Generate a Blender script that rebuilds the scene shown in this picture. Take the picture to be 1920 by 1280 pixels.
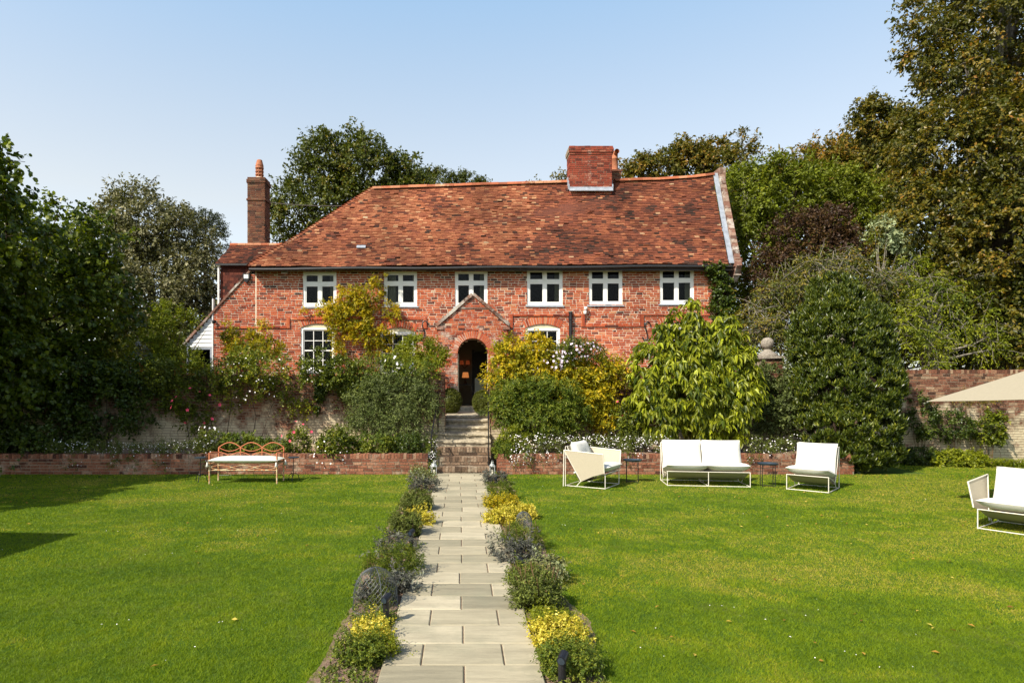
import bpy, math, random
import numpy as np
from math import radians, sin, cos, pi, sqrt, atan2
from mathutils import Vector
for o in list(bpy.data.objects): bpy.data.objects.remove(o)
R = np.random.default_rng(7)
random.seed(7)
SC = bpy.context.scene
COL = SC.collection
# ------------------------------------------------------------------ camera, sky, sun, exposure
F, H = 1200.0, 1.95            # focal length in photo pixels, eye height in metres
cam = bpy.data.cameras.new('camera'); camo = bpy.data.objects.new('camera', cam); COL.objects.link(camo)
cam.sensor_width = 36; cam.lens = F/1920*36
cam.shift_x = (960-865)/1920; cam.shift_y = (733-640)/1920
cam.clip_start = 0.1; cam.clip_end = 2000
camo.location = (0, 0, H); camo.rotation_euler = (radians(90), 0, 0)
SC.camera = camo
SUN = Vector((-.55, -.49, .68)).normalized()       # towards the sun
EL = math.asin(SUN.z); AZ = math.atan2(SUN.x, SUN.y)
w = bpy.data.worlds.new("World"); SC.world = w; w.use_nodes = True
nt = w.node_tree; bg = nt.nodes['Background']
sky = nt.nodes.new('ShaderNodeTexSky'); sky.sky_type = 'NISHITA'; sky.sun_disc = False
sky.sun_elevation = EL; sky.sun_rotation = AZ; sky.air_density = 1.0; sky.dust_density = 1.6; sky.ozone_density = 2.0
# the clear sky plus the thin haze of a bright English summer day, palest towards the horizon
tc = nt.nodes.new('ShaderNodeTexCoord'); sp = nt.nodes.new('ShaderNodeSeparateXYZ'); nt.links.new(tc.outputs['Generated'], sp.inputs[0])
hr = nt.nodes.new('ShaderNodeValToRGB'); nt.links.new(sp.outputs[2], hr.inputs[0]); cr = hr.color_ramp
for i, (p_, c_) in enumerate([(0, (.32, .32, .32)), (.27, (.31, .27, .17)), (.52, (.155, .225, .27)), (.8, (.0, .02, .05))]):
    e_ = cr.elements[i] if i < 2 else cr.elements.new(p_)
    e_.position = p_; e_.color = (*c_, 1)
vs = nt.nodes.new('ShaderNodeVectorMath'); vs.operation = 'SCALE'; vs.inputs['Scale'].default_value = 1/.1; nt.links.new(hr.outputs[0], vs.inputs[0])
va = nt.nodes.new('ShaderNodeVectorMath'); va.operation = 'ADD'; nt.links.new(sky.outputs[0], va.inputs[0]); nt.links.new(vs.outputs[0], va.inputs[1])
nt.links.new(va.outputs[0], bg.inputs[0]); bg.inputs[1].default_value = 0.1
sl = bpy.data.lights.new('sun', 'SUN'); sl.energy = 5.0; sl.angle = radians(.5); sl.color = (1, .92, .79)
so = bpy.data.objects.new('sun', sl); COL.objects.link(so); so.rotation_euler = (-SUN).to_track_quat('-Z', 'Y').to_euler()
so.location = (0, 0, 40)
SC.view_settings.view_transform = 'Standard'; SC.view_settings.look = 'None'
SC.view_settings.exposure = 0.66; SC.view_settings.gamma = 1
SC.render.engine = 'CYCLES'
SC.cycles.max_bounces = 6; SC.cycles.diffuse_bounces = 3; SC.cycles.transparent_max_bounces = 12; SC.cycles.glossy_bounces = 2

# ------------------------------------------------------------------ helpers
def X(px, D): return (px-865)*D/F
def Z(py, D): return H-(py-733)*D/F
def GD(py): return F*H/(py-733)               # distance of a ground point
def nrm(v): return v/np.maximum(np.linalg.norm(v, axis=-1, keepdims=True), 1e-9)
def link(o, parent=None):
    COL.objects.link(o)
    if parent is not None: o.parent = parent
    return o
def tag(o, label=None, cat=None, group=None, kind=None):
    if label: o['label'] = label
    if cat: o['category'] = cat
    if group: o['group'] = group
    if kind: o['kind'] = kind
    return o
def thing(name, label, cat, loc=(0, 0, 0), rz=0, group=None):
    o = bpy.data.objects.new(name, None); o.empty_display_size = .1
    o.location = loc; o.rotation_euler = (0, 0, rz); link(o)
    return tag(o, label, cat, group)
def root_loc(p):
    while p.parent is not None: p = p.parent
    return np.array(p.location)
def vnoise(x, y, seed=0):
    """smooth 2-D value noise 0..1"""
    x = np.asarray(x, float); y = np.asarray(y, float)
    xi = np.floor(x).astype(np.int64); yi = np.floor(y).astype(np.int64); fx = x-xi; fy = y-yi
    fx = fx*fx*(3-2*fx); fy = fy*fy*(3-2*fy)
    def h(a, b):
        n = (a*374761393+b*668265263+seed*1442695041) & 0x7fffffff
        n = ((n ^ (n >> 13))*1274126177) & 0x7fffffff
        return ((n ^ (n >> 16)) & 0xffff)/65535.
    return (h(xi, yi)*(1-fx)+h(xi+1, yi)*fx)*(1-fy)+(h(xi, yi+1)*(1-fx)+h(xi+1, yi+1)*fx)*fy
BOXF = np.array([[0, 3, 2, 1], [4, 5, 6, 7], [0, 1, 5, 4], [1, 2, 6, 5], [2, 3, 7, 6], [3, 0, 4, 7]])
class MB:
    def __init__(s): s.V = []; s.Q = []; s.T = []; s.A = []; s.n = 0
    def add(s, V, Fc, a=None, m=0):
        V = np.asarray(V, float).reshape(-1, 3); Fc = np.asarray(Fc, np.int64)
        s.V.append(V)
        if a is None: a = random.random()
        s.A.append(np.broadcast_to(np.asarray(a, float), (len(V),)).copy())
        (s.Q if Fc.shape[1] == 4 else s.T).append((Fc+s.n, np.full(len(Fc), m)))
        s.n += len(V); return s
    def box(s, x0, x1, y0, y1, z0, z1, a=None, m=0, jit=0):
        v = np.array([[x0, y0, z0], [x1, y0, z0], [x1, y1, z0], [x0, y1, z0], [x0, y0, z1], [x1, y0, z1], [x1, y1, z1], [x0, y1, z1]], float)
        if jit: v += R.normal(0, jit, v.shape)
        return s.add(v, BOXF, a, m)
    def boxes(s, B, a, m=0, jit=0):
        """B: (n,6) x0,x1,y0,y1,z0,z1"""
        B = np.asarray(B, float)
        if len(B) == 0: return s
        idx = [(0, 2, 4), (1, 2, 4), (1, 3, 4), (0, 3, 4), (0, 2, 5), (1, 2, 5), (1, 3, 5), (0, 3, 5)]
        V = np.stack([B[:, list(i)] for i in idx], 1)
        if jit: V = V+R.normal(0, jit, V.shape)*np.array([1, .25, 1])
        Fc = (BOXF[None]+(np.arange(len(B))*8)[:, None, None]).reshape(-1, 4)
        return s.add(V.reshape(-1, 3), Fc, np.repeat(a, 8), m)
    def obox(s, c, ax, ay, az, a=None, m=0):
        """oriented box: centre c, half-vectors"""
        c, ax, ay, az = [np.asarray(t, float) for t in (c, ax, ay, az)]
        v = np.array([c-ax-ay-az, c+ax-ay-az, c+ax+ay-az, c-ax+ay-az, c-ax-ay+az, c+ax-ay+az, c+ax+ay+az, c-ax+ay+az])
        return s.add(v, BOXF, a, m)
    def tube(s, P, r, n=6, a=None, m=0, cap=True):
        P = np.asarray(P, float); k = len(P); r = np.broadcast_to(np.asarray(r, float), (k,))
        T = np.gradient(P, axis=0); T = nrm(T)
        up = np.array([0, 0, 1.]) if abs(T[:, 2]).mean() < .9 else np.array([1., 0, 0])
        S = nrm(np.cross(T, up)); U = np.cross(S, T)
        th = np.arange(n)/n*2*pi
        V = P[:, None]+(np.cos(th)[None, :, None]*S[:, None]+np.sin(th)[None, :, None]*U[:, None])*r[:, None, None]
        i = np.arange(k-1)[:, None]*n; j = np.arange(n)[None]; j2 = (j+1) % n
        Fc = np.stack([i+j, i+j2, i+n+j2, i+n+j], -1).reshape(-1, 4)
        V = V.reshape(-1, 3)
        if a is None: a = random.random()
        s.add(V, Fc, a, m)
        if cap:
            for e, b in ((0, 0), (k-1, 1)):
                ring = V[e*n:(e+1)*n]; c = P[e][None]
                q = np.array([[n, (t+1) % n, t] if b == 0 else [n, t, (t+1) % n] for t in range(n)])
                s.add(np.vstack([ring, c]), q, a, m)
        return s
    def lathe(s, prof, c=(0, 0, 0), n=16, a=None, m=0):
        prof = np.asarray(prof, float); th = np.arange(n)/n*2*pi; k = len(prof)
        V = np.stack([prof[:, None, 0]*np.cos(th), prof[:, None, 0]*np.sin(th), np.broadcast_to(prof[:, None, 1], (k, n))], -1)+np.array(c)
        i = np.arange(k-1)[:, None]*n; j = np.arange(n)[None]; j2 = (j+1) % n
        Fc = np.stack([i+j, i+j2, i+n+j2, i+n+j], -1).reshape(-1, 4)
        return s.add(V.reshape(-1, 3), Fc, a, m)
    def quad(s, pts, a=None, m=0): return s.add(np.array(pts, float), [[0, 1, 2, 3]], a, m)
    def prism(s, poly, y0, y1, a=None, m=0):
        """poly of (x,z) convex, counter-clockwise seen from the front; between y0 (front) and y1"""
        n = len(poly); f = [(x, y0, z) for x, z in poly]; b = [(x, y1, z) for x, z in poly]
        V = np.array(f+b, float)
        cf = V[:n].mean(0); cb = V[n:].mean(0); V = np.vstack([V, cf, cb])
        T = [[2*n, i, (i+1) % n] for i in range(n)]+[[2*n+1, n+(i+1) % n, n+i] for i in range(n)]
        s.add(V, T, a, m)
        Q = [[i, n+i, n+(i+1) % n, (i+1) % n] for i in range(n)]
        s.add(V, Q, a, m); return s
    def xform(s, fn): s.V = [fn(v) for v in s.V]; return s
    def build(s, name, mats, parent=None, world=True, smooth=False):
        if not isinstance(mats, (list, tuple)): mats = [mats]
        V = np.vstack(s.V); A = np.concatenate(s.A)
        if parent is not None and world: V = V-root_loc(parent)
        me = bpy.data.meshes.new(name)
        loops = []; tot = []; mi = []
        for L, k in ((s.T, 3), (s.Q, 4)):
            for Fc, mm in L:
                loops.append(Fc.ravel()); tot.append(np.full(len(Fc), k)); mi.append(mm)
        loops = np.concatenate(loops); tot = np.concatenate(tot); mi = np.concatenate(mi)
        me.vertices.add(len(V)); me.vertices.foreach_set('co', V.ravel())
        me.loops.add(len(loops)); me.loops.foreach_set('vertex_index', loops.astype(np.int32))
        me.polygons.add(len(tot)); me.polygons.foreach_set('loop_start', (np.cumsum(tot)-tot).astype(np.int32))
        me.polygons.foreach_set('material_index', mi.astype(np.int32))
        me.update(calc_edges=True)
        at = me.attributes.new('rnd', 'FLOAT', 'POINT'); at.data.foreach_set('value', A)
        for mt in mats: me.materials.append(mt)
        me.polygons.foreach_set('use_smooth', np.full(len(tot), bool(smooth)))
        return link(bpy.data.objects.new(name, me), parent)

# ------------------------------------------------------------------ materials
MATS = {}
def newmat(name):
    m = bpy.data.materials.new(name); m.use_nodes = True; MATS[name] = m
    return m, m.node_tree, m.node_tree.nodes, m.node_tree.links, m.node_tree.nodes['Principled BSDF']
def ramp(N, stops, interp='LINEAR'):
    r = N.new('ShaderNodeValToRGB'); cr = r.color_ramp; cr.interpolation = interp
    while len(cr.elements) < len(stops): cr.elements.new(.5)
    for e, (p, c) in zip(cr.elements, stops): e.position = p; e.color = (*c, 1)
    return r
def noise(N, L, scale, detail=4, rough=.6, vec=None, coords='Object'):
    n = N.new('ShaderNodeTexNoise'); n.inputs['Scale'].default_value = scale; n.inputs['Detail'].default_value = detail
    n.inputs['Roughness'].default_value = rough
    if vec is None:
        g = N.new('ShaderNodeNewGeometry'); vec = g.outputs['Position']
    L.new(vec, n.inputs['Vector']); return n
def mixc(N, L, a, b, f, mode='MIX'):
    m = N.new('ShaderNodeMix'); m.data_type = 'RGBA'; m.blend_type = mode
    for sock, v in ((m.inputs[6], a), (m.inputs[7], b), (m.inputs[0], f)):
        if isinstance(v, (int, float)): sock.default_value = v
        elif isinstance(v, tuple): sock.default_value = (*v, 1) if len(v) == 3 else v
        else: L.new(v, sock)
    return m.outputs[2]
def maprange(N, L, v, a, b, c=0, d=1):
    m = N.new('ShaderNodeMapRange'); L.new(v, m.inputs[0])
    for i, t in enumerate((a, b, c, d)): m.inputs[1+i].default_value = t
    return m.outputs[0]
def bump(N, L, h, p, strength=.4, dist=.01):
    b = N.new('ShaderNodeBump'); b.inputs['Strength'].default_value = strength; b.inputs['Distance'].default_value = dist
    L.new(h, b.inputs['Height']); L.new(b.outputs[0], p.inputs['Normal'])
def attr(N, name='rnd'):
    a = N.new('ShaderNodeAttribute'); a.attribute_name = name; return a.outputs['Fac']
def simple(name, col, rough=.6, metal=0, spec=.5, nscale=8, namt=.25, bumps=0, bdist=.003):
    m, nt, N, L, p = newmat(name)
    n = noise(N, L, nscale)
    f = maprange(N, L, n.outputs['Fac'], .3, .7)
    c = mixc(N, L, tuple(t*(1-namt) for t in col), tuple(min(1, t*(1+namt)) for t in col), f)
    L.new(c, p.inputs['Base Color']); p.inputs['Roughness'].default_value = rough
    p.inputs['Metallic'].default_value = metal; p.inputs['Specular IOR Level'].default_value = spec
    if bumps: bump(N, L, n.outputs['Fac'], p, bumps, bdist)
    return m
def brickmat(name, stops, stain=.3, white=0, wcol=(.55, .5, .42), wz=None, moss=0, rough=.9, big=.72):
    """fired clay units coloured by their own number; white = patches of old limewash"""
    m, nt, N, L, p = newmat(name)
    r = ramp(N, stops); L.new(attr(N), r.inputs[0]); c = r.outputs[0]
    n = noise(N, L, 28, 3, .7); f = maprange(N, L, n.outputs['Fac'], .3, .7, 1-stain, 1+stain*.5)
    cc = N.new('ShaderNodeCombineColor'); [L.new(f, cc.inputs[i]) for i in range(3)]
    c = mixc(N, L, c, cc.outputs[0], 1., 'MULTIPLY')
    n2 = noise(N, L, .55, 5, .65); f2 = maprange(N, L, n2.outputs['Fac'], .35, .65, big, 1.12)
    c2 = N.new('ShaderNodeCombineColor'); [L.new(f2, c2.inputs[i]) for i in range(3)]
    c = mixc(N, L, c, c2.outputs[0], 1., 'MULTIPLY')
    if white:
        n3 = noise(N, L, 1.6, 8, .75)
        v = n3.outputs['Fac']
        if wz:
            g = N.new('ShaderNodeNewGeometry'); sx = N.new('ShaderNodeSeparateXYZ'); L.new(g.outputs['Position'], sx.inputs[0])
            z = maprange(N, L, sx.outputs[2], wz[0], wz[1], .14, -.16)
            ad = N.new('ShaderNodeMath'); ad.operation = 'ADD'; L.new(v, ad.inputs[0]); L.new(z, ad.inputs[1]); v = ad.outputs[0]
        f3 = maprange(N, L, v, .62-.25*white, .74-.2*white)
        c = mixc(N, L, c, wcol, f3)
    if moss:
        n4 = noise(N, L, 2.3, 6, .7); f4 = maprange(N, L, n4.outputs['Fac'], .55, .72, 0, moss)
        c = mixc(N, L, c, (.05, .055, .02), f4)
    L.new(c, p.inputs['Base Color']); p.inputs['Roughness'].default_value = rough; p.inputs['Specular IOR Level'].default_value = .2
    bump(N, L, n.outputs['Fac'], p, .5, .006)
    return m
def leafmat(name, stops, trans=.3, rough=.5, spec=.4, gain=1.):
    m, nt, N, L, p = newmat(name)
    stops = [(a, (min(1, (c[0]*1.10+c[1]*.15)*gain) if c[0] < .8*c[1] else c[0]*1.02, min(1, c[1]*(1 if c[0] < .8*c[1] else 1.08)*gain), c[2]*(.55 if c[2] < .6*c[1] else .85)*gain)) for a, c in stops]
    r = ramp(N, stops); L.new(attr(N), r.inputs[0])
    L.new(r.outputs[0], p.inputs['Base Color']); p.inputs['Roughness'].default_value = rough; p.inputs['Specular IOR Level'].default_value = spec
    t = N.new('ShaderNodeBsdfTranslucent')
    tc = mixc(N, L, r.outputs[0], (1.15, 1.2, .45), 1., 'MULTIPLY'); L.new(tc, t.inputs[0])
    mx = N.new('ShaderNodeMixShader'); mx.inputs[0].default_value = trans
    L.new(p.outputs[0], mx.inputs[1]); L.new(t.outputs[0], mx.inputs[2]); L.new(mx.outputs[0], N['Material Output'].inputs[0])
    return m
BR = [(0, (.05, .02, .018)), (.14, (.14, .034, .022)), (.35, (.32, .060, .028)), (.6, (.46, .104, .042)), (.85, (.54, .165, .07)), (.97, (.52, .24, .12)), (1, (.52, .36, .24))]
M_brick = brickmat('house_brick', BR, .3, .1, (.62, .5, .38))
M_brickw = brickmat('porch_brick', BR, .3, .36, (.5, .42, .34), None)
M_stackL = brickmat('stack_brick', [(0, (.05, .03, .022)), (.4, (.13, .05, .03)), (.75, (.19, .075, .04)), (1, (.22, .13, .07))], .3, .1, (.3, .25, .16), None, .3)
M_stackR = brickmat('chimney_brick', [(0, (.09, .025, .02)), (.4, (.24, .05, .03)), (.75, (.34, .075, .04)), (1, (.4, .16, .1))], .3, .12, (.5, .35, .28))
M_oldwall = brickmat('garden_brick', [(0, (.045, .025, .017)), (.3, (.12, .05, .03)), (.6, (.21, .085, .05)), (.85, (.30, .17, .10)), (1, (.40, .30, .2))], .5, .6, (.50, .42, .28), (.7, 2.2), .45)
M_stepb = brickmat('step_brick', [(0, (.09, .06, .04)), (.5, (.25, .16, .10)), (1, (.38, .28, .19))], .5, .4, (.36, .32, .23), None, .5)
M_lowwall = brickmat('planter_brick', [(0, (.08, .035, .025)), (.35, (.22, .08, .045)), (.7, (.33, .14, .08)), (1, (.40, .25, .16))], .5, .34, (.40, .31, .23), None, .4)
M_mortar = simple('lime_mortar', (.64, .55, .42), .95, 0, .1, 5, .2, .5)
M_mortard = simple('old_mortar', (.26, .21, .15), .95, 0, .1, 5, .3, .5)
M_tile = brickmat('roof_tile', [(0, (.05, .028, .02)), (.2, (.12, .04, .024)), (.42, (.20, .060, .032)), (.65, (.30, .100, .046)), (.86, (.38, .155, .074)), (.95, (.43, .22, .11)), (1, (.42, .32, .20))], .35, 0, big=.5)
M_ridge = brickmat('ridge_tile', [(0, (.25, .08, .04)), (.5, (.42, .13, .06)), (1, (.5, .24, .13))], .3, .15, (.45, .35, .22))
M_par = brickmat('parapet_brick', [(0, (.10, .05, .035)), (.5, (.26, .13, .09)), (1, (.42, .32, .24))], .5, .55, (.45, .42, .36))
M_hung = brickmat('hung_tile', [(0, (.03, .015, .012)), (.5, (.11, .03, .02)), (1, (.2, .06, .035))], .3)
M_white = simple('white_paint', (.78, .77, .72), .45, 0, .5, 3, .05)
M_cream = simple('cream_render', (.62, .55, .36), .8, 0, .3, 4, .12)
M_lead = simple('lead', (.34, .37, .41), .45, .3, .5, 6, .25)
M_black = simple('black_metal', (.012, .012, .014), .4, .2, .5, 20, .3)
M_gutter = simple('gutter', (.018, .016, .015), .5, 0, .5, 6, .3)
M_stone = simple('step_stone', (.36, .31, .22), .9, 0, .2, 9, .45, .8, .02)
M_ball = simple('weathered_stone', (.24, .21, .17), .95, 0, .2, 25, .5, .8, .01)
M_terra = simple('terracotta', (.34, .125, .06), .8, 0, .3, 12, .3, .3)
M_board = simple('weatherboard', (.70, .70, .68), .6, 0, .4, 3, .08)
M_slate = simple('slate', (.16, .15, .13), .8, 0, .3, 5, .3, .3)
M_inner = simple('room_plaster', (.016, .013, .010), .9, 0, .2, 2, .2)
M_hall = simple('hall_plaster', (.34, .29, .2), .9, 0, .2, 2, .1)
M_dark = simple('dark_wood', (.03, .02, .014), .5, 0, .4, 8, .4)
M_curtain = simple('curtain', (.6, .57, .48), .9, 0, .2, 3, .1)
M_fabric = simple('white_canvas', (.66, .64, .57), .95, 0, .1, 60, .06, .15, .002)
M_sling = simple('beige_sling', (.44, .39, .29), .95, 0, .1, 60, .08, .15, .002)
M_frame = simple('cream_metal', (.66, .62, .52), .45, 0, .5, 30, .1)
M_canopy = simple('canopy_canvas', (.30, .265, .19), .95, 0, .1, 30, .05)
M_galv = simple('galvanised', (.42, .44, .42), .5, .3, .5, 20, .25)
M_wire = simple('wire', (.10, .11, .11), .5, .5, .5, 20, .2)
M_candle = simple('candle_wax', (.7, .66, .5), .6, 0, .4, 5, .1)
M_barkg = simple('grey_bark', (.18, .16, .13), .95, 0, .1, 12, .5, .6, .02)
M_bark = simple('brown_bark', (.07, .05, .035), .95, 0, .1, 12, .5, .6, .02)
M_stalk = simple('dry_stalk', (.16, .10, .05), .9, 0, .1, 12, .5)
M_cushion = simple('cushion_ticking', (.62, .64, .55), .95, 0, .1, 50, .08, .3, .004)
m, nt_, N, L, p = newmat('rusted_paint')
n = noise(N, L, 14, 6, .7); f = maprange(N, L, n.outputs['Fac'], .42, .58)
g = N.new('ShaderNodeNewGeometry'); sx = N.new('ShaderNodeSeparateXYZ'); L.new(g.outputs['Position'], sx.inputs[0])
zf = maprange(N, L, sx.outputs[2], .35, .6)
lo = mixc(N, L, (.55, .48, .28), (.42, .15, .05), f); hi = mixc(N, L, (.50, .16, .07), (.42, .12, .05), f)
L.new(mixc(N, L, lo, hi, zf), p.inputs['Base Color']); p.inputs['Roughness'].default_value = .8
M_rust = m
m, nt_, N, L, p = newmat('window_glass')
p.inputs['Base Color'].default_value = (.02, .025, .02, 1); p.inputs['Roughness'].default_value = .03
tr = N.new('ShaderNodeBsdfTransparent'); tr.inputs[0].default_value = (.6, .62, .58, 1)
gl = N.new('ShaderNodeBsdfGlossy'); gl.inputs['Roughness'].default_value = .02
fr = N.new('ShaderNodeFresnel'); fr.inputs[0].default_value = 1.22
mx = N.new('ShaderNodeMixShader'); L.new(fr.outputs[0], mx.inputs[0]); L.new(tr.outputs[0], mx.inputs[1]); L.new(gl.outputs[0], mx.inputs[2])
L.new(mx.outputs[0], N['Material Output'].inputs[0]); M_glass = m
m, nt_, N, L, p = newmat('lit_lampshade')
p.inputs['Base Color'].default_value = (.5, .3, .15, 1); p.inputs['Emission Color'].default_value = (1, .32, .08, 1); p.inputs['Emission Strength'].default_value = .32; M_shade = m
# paving: riven sandstone
m, nt_, N, L, p = newmat('paving_slab')
r = ramp(N, [(0, (.245, .22, .15)), (.3, (.315, .28, .19)), (.7, (.375, .33, .225)), (1, (.43, .38, .265))]); L.new(attr(N), r.inputs[0])
mp = N.new('ShaderNodeMapping'); mp.inputs['Scale'].default_value = (.45, 2.6, 1); mp.inputs['Rotation'].default_value = (0, 0, .35); gp = N.new('ShaderNodeNewGeometry'); L.new(gp.outputs['Position'], mp.inputs[0])
n = noise(N, L, 3.6, 8, .72, vec=mp.outputs[0]); f = maprange(N, L, n.outputs['Fac'], .3, .7, .72, 1.15)
cc = N.new('ShaderNodeCombineColor'); [L.new(f, cc.inputs[i]) for i in range(3)]
c = mixc(N, L, r.outputs[0], cc.outputs[0], 1., 'MULTIPLY')
n2 = noise(N, L, 1.3, 5, .7); c = mixc(N, L, c, (.19, .19, .13), maprange(N, L, n2.outputs['Fac'], .52, .72, 0, .55))
n5 = noise(N, L, 26, 4, .8); c = mixc(N, L, c, (.13, .11, .08), maprange(N, L, n5.outputs['Fac'], .62, .78, 0, .6))
L.new(c, p.inputs['Base Color']); p.inputs['Roughness'].default_value = .85; p.inputs['Specular IOR Level'].default_value = .25
bump(N, L, n.outputs['Fac'], p, .7, .02); M_slab = m
m, nt_, N, L, p = newmat('bare_soil')
n = noise(N, L, 30, 8, .8); r = ramp(N, [(.3, (.11, .07, .045)), (.52, (.32, .21, .14)), (.7, (.50, .36, .25))]); L.new(n.outputs['Fac'], r.inputs[0])
L.new(r.outputs[0], p.inputs['Base Color']); p.inputs['Roughness'].default_value = 1; bump(N, L, n.outputs['Fac'], p, 1, .04); M_soil = m
m, nt_, N, L, p = newmat('turf_ground')
n = noise(N, L, 1.1, 8, .7); r = ramp(N, [(.3, (.035, .075, .008)), (.5, (.06, .11, .012)), (.7, (.13, .14, .025))]); L.new(n.outputs['Fac'], r.inputs[0])
n2 = noise(N, L, 90, 4, .8); f = maprange(N, L, n2.outputs['Fac'], .3, .7, .5, 1.3)
cc = N.new('ShaderNodeCombineColor'); [L.new(f, cc.inputs[i]) for i in range(3)]
L.new(mixc(N, L, r.outputs[0], cc.outputs[0], 1., 'MULTIPLY'), p.inputs['Base Color']); p.inputs['Roughness'].default_value = 1
p.inputs['Specular IOR Level'].default_value = .1; M_turf = m
M_blade = leafmat('grass_blade', [(0, (.045, .11, .006)), (.35, (.12, .245, .009)), (.6, (.205, .30, .016)), (.8, (.34, .30, .06)), (1, (.48, .34, .16))], .35, .6, .2)
L_ = leafmat
M_round = L_('round_leaf', [(0, (.015, .045, .008)), (.45, (.05, .105, .012)), (.8, (.12, .19, .018)), (1, (.27, .30, .03))], .38, .4, .4)
M_whiteb = L_('silver_leaf', [(0, (.045, .05, .02)), (.35, (.10, .095, .05)), (.7, (.20, .175, .11)), (1, (.38, .33, .24))], .2, .6, .3)
M_tree1 = L_('field_leaf', [(0, (.015, .035, .010)), (.4, (.045, .075, .012)), (.75, (.10, .115, .018)), (1, (.22, .14, .03))], .3, .5, .35)
M_tree2 = L_('autumn_leaf', [(0, (.03, .035, .012)), (.35, (.085, .085, .016)), (.7, (.18, .13, .028)), (1, (.32, .15, .04))], .3, .5, .3)
M_green = L_('bush_leaf', [(0, (.03, .06, .010)), (.4, (.09, .14, .016)), (.75, (.18, .21, .025)), (1, (.30, .25, .04))], .35, .5, .3)
M_purple = L_('smoke_leaf', [(0, (.02, .012, .010)), (.5, (.055, .026, .016)), (.85, (.10, .05, .025)), (1, (.09, .09, .02))], .25, .5, .3)
M_copper = L_('beech_leaf', [(0, (.020, .028, .008)), (.35, (.062, .066, .012)), (.65, (.14, .112, .018)), (.88, (.24, .15, .025)), (1, (.30, .11, .03))], .35, .42, .4)
M_straw = L_('arching_leaf', [(0, (.02, .04, .008)), (.35, (.07, .085, .016)), (.7, (.19, .165, .035)), (1, (.27, .17, .06))], .35, .5, .3)
M_laurel = L_('laurel_leaf', [(0, (.011, .030, .006)), (.5, (.034, .070, .010)), (.8, (.090, .145, .02)), (1, (.24, .31, .05))], .2, .36, .45)
M_droop = L_('drooping_leaf', [(0, (.02, .05, .009)), (.3, (.06, .12, .015)), (.6, (.19, .26, .024)), (1, (.46, .48, .05))], .4, .42, .35)
M_yellow = L_('golden_leaf', [(0, (.05, .09, .010)), (.28, (.15, .19, .014)), (.55, (.42, .33, .02)), (.8, (.62, .42, .025)), (1, (.70, .38, .03))], .4, .5, .3)
M_lime = L_('lime_leaf', [(0, (.05, .11, .012)), (.5, (.15, .22, .018)), (1, (.34, .34, .03))], .4, .5, .3)
M_olive = L_('grey_leaf', [(0, (.03, .045, .022)), (.5, (.10, .125, .06)), (1, (.28, .30, .17))], .25, .55, .3)
M_rose = L_('rose_leaf', [(0, (.02, .05, .010)), (.5, (.075, .125, .015)), (.8, (.19, .21, .02)), (1, (.36, .29, .03))], .3, .45, .35)
M_ivy = L_('ivy_leaf', [(0, (.012, .035, .008)), (.5, (.035, .08, .014)), (1, (.08, .14, .02))], .25, .4, .4)
M_box = L_('box_leaf', [(0, (.03, .055, .010)), (.5, (.07, .10, .016)), (1, (.13, .15, .03))], .25, .5, .3)
M_cedar = L_('cedar_needle', [(0, (.015, .035, .015)), (1, (.04, .07, .03))], .1, .6, .3)
M_sage = L_('sage_leaf', [(0, (.05, .075, .045)), (.5, (.13, .17, .10)), (1, (.30, .34, .24))], .15, .7, .2)
M_psage = L_('purple_sage_leaf', [(0, (.03, .028, .034)), (.5, (.085, .08, .085)), (1, (.22, .22, .2))], .15, .7, .2)
M_herb = L_('herb_leaf', [(0, (.02, .06, .010)), (.5, (.07, .14, .018)), (1, (.22, .29, .05))], .3, .55, .3)
M_herbd = L_('oregano_leaf', [(0, (.03, .045, .012)), (.5, (.09, .11, .03)), (.85, (.21, .23, .08)), (1, (.2, .10, .06))], .3, .55, .3)
M_gold = L_('variegated_leaf', [(0, (.10, .14, .02)), (.3, (.36, .31, .04)), (.6, (.62, .48, .10)), (1, (.82, .66, .32))], .35, .5, .3)
M_petal = simple('white_petal', (.82, .78, .76), .8, 0, .2, 3, .05)
M_mauve = simple('mauve_petal', (.62, .52, .62), .8, 0, .2, 3, .1)
M_pink = simple('pink_petal', (.75, .08, .14), .7, 0, .2, 3, .1)
M_dryleaf = L_('dry_leaf', [(0, (.14, .07, .02)), (.5, (.32, .17, .05)), (1, (.5, .38, .14))], .2, .7, .2)
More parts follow.
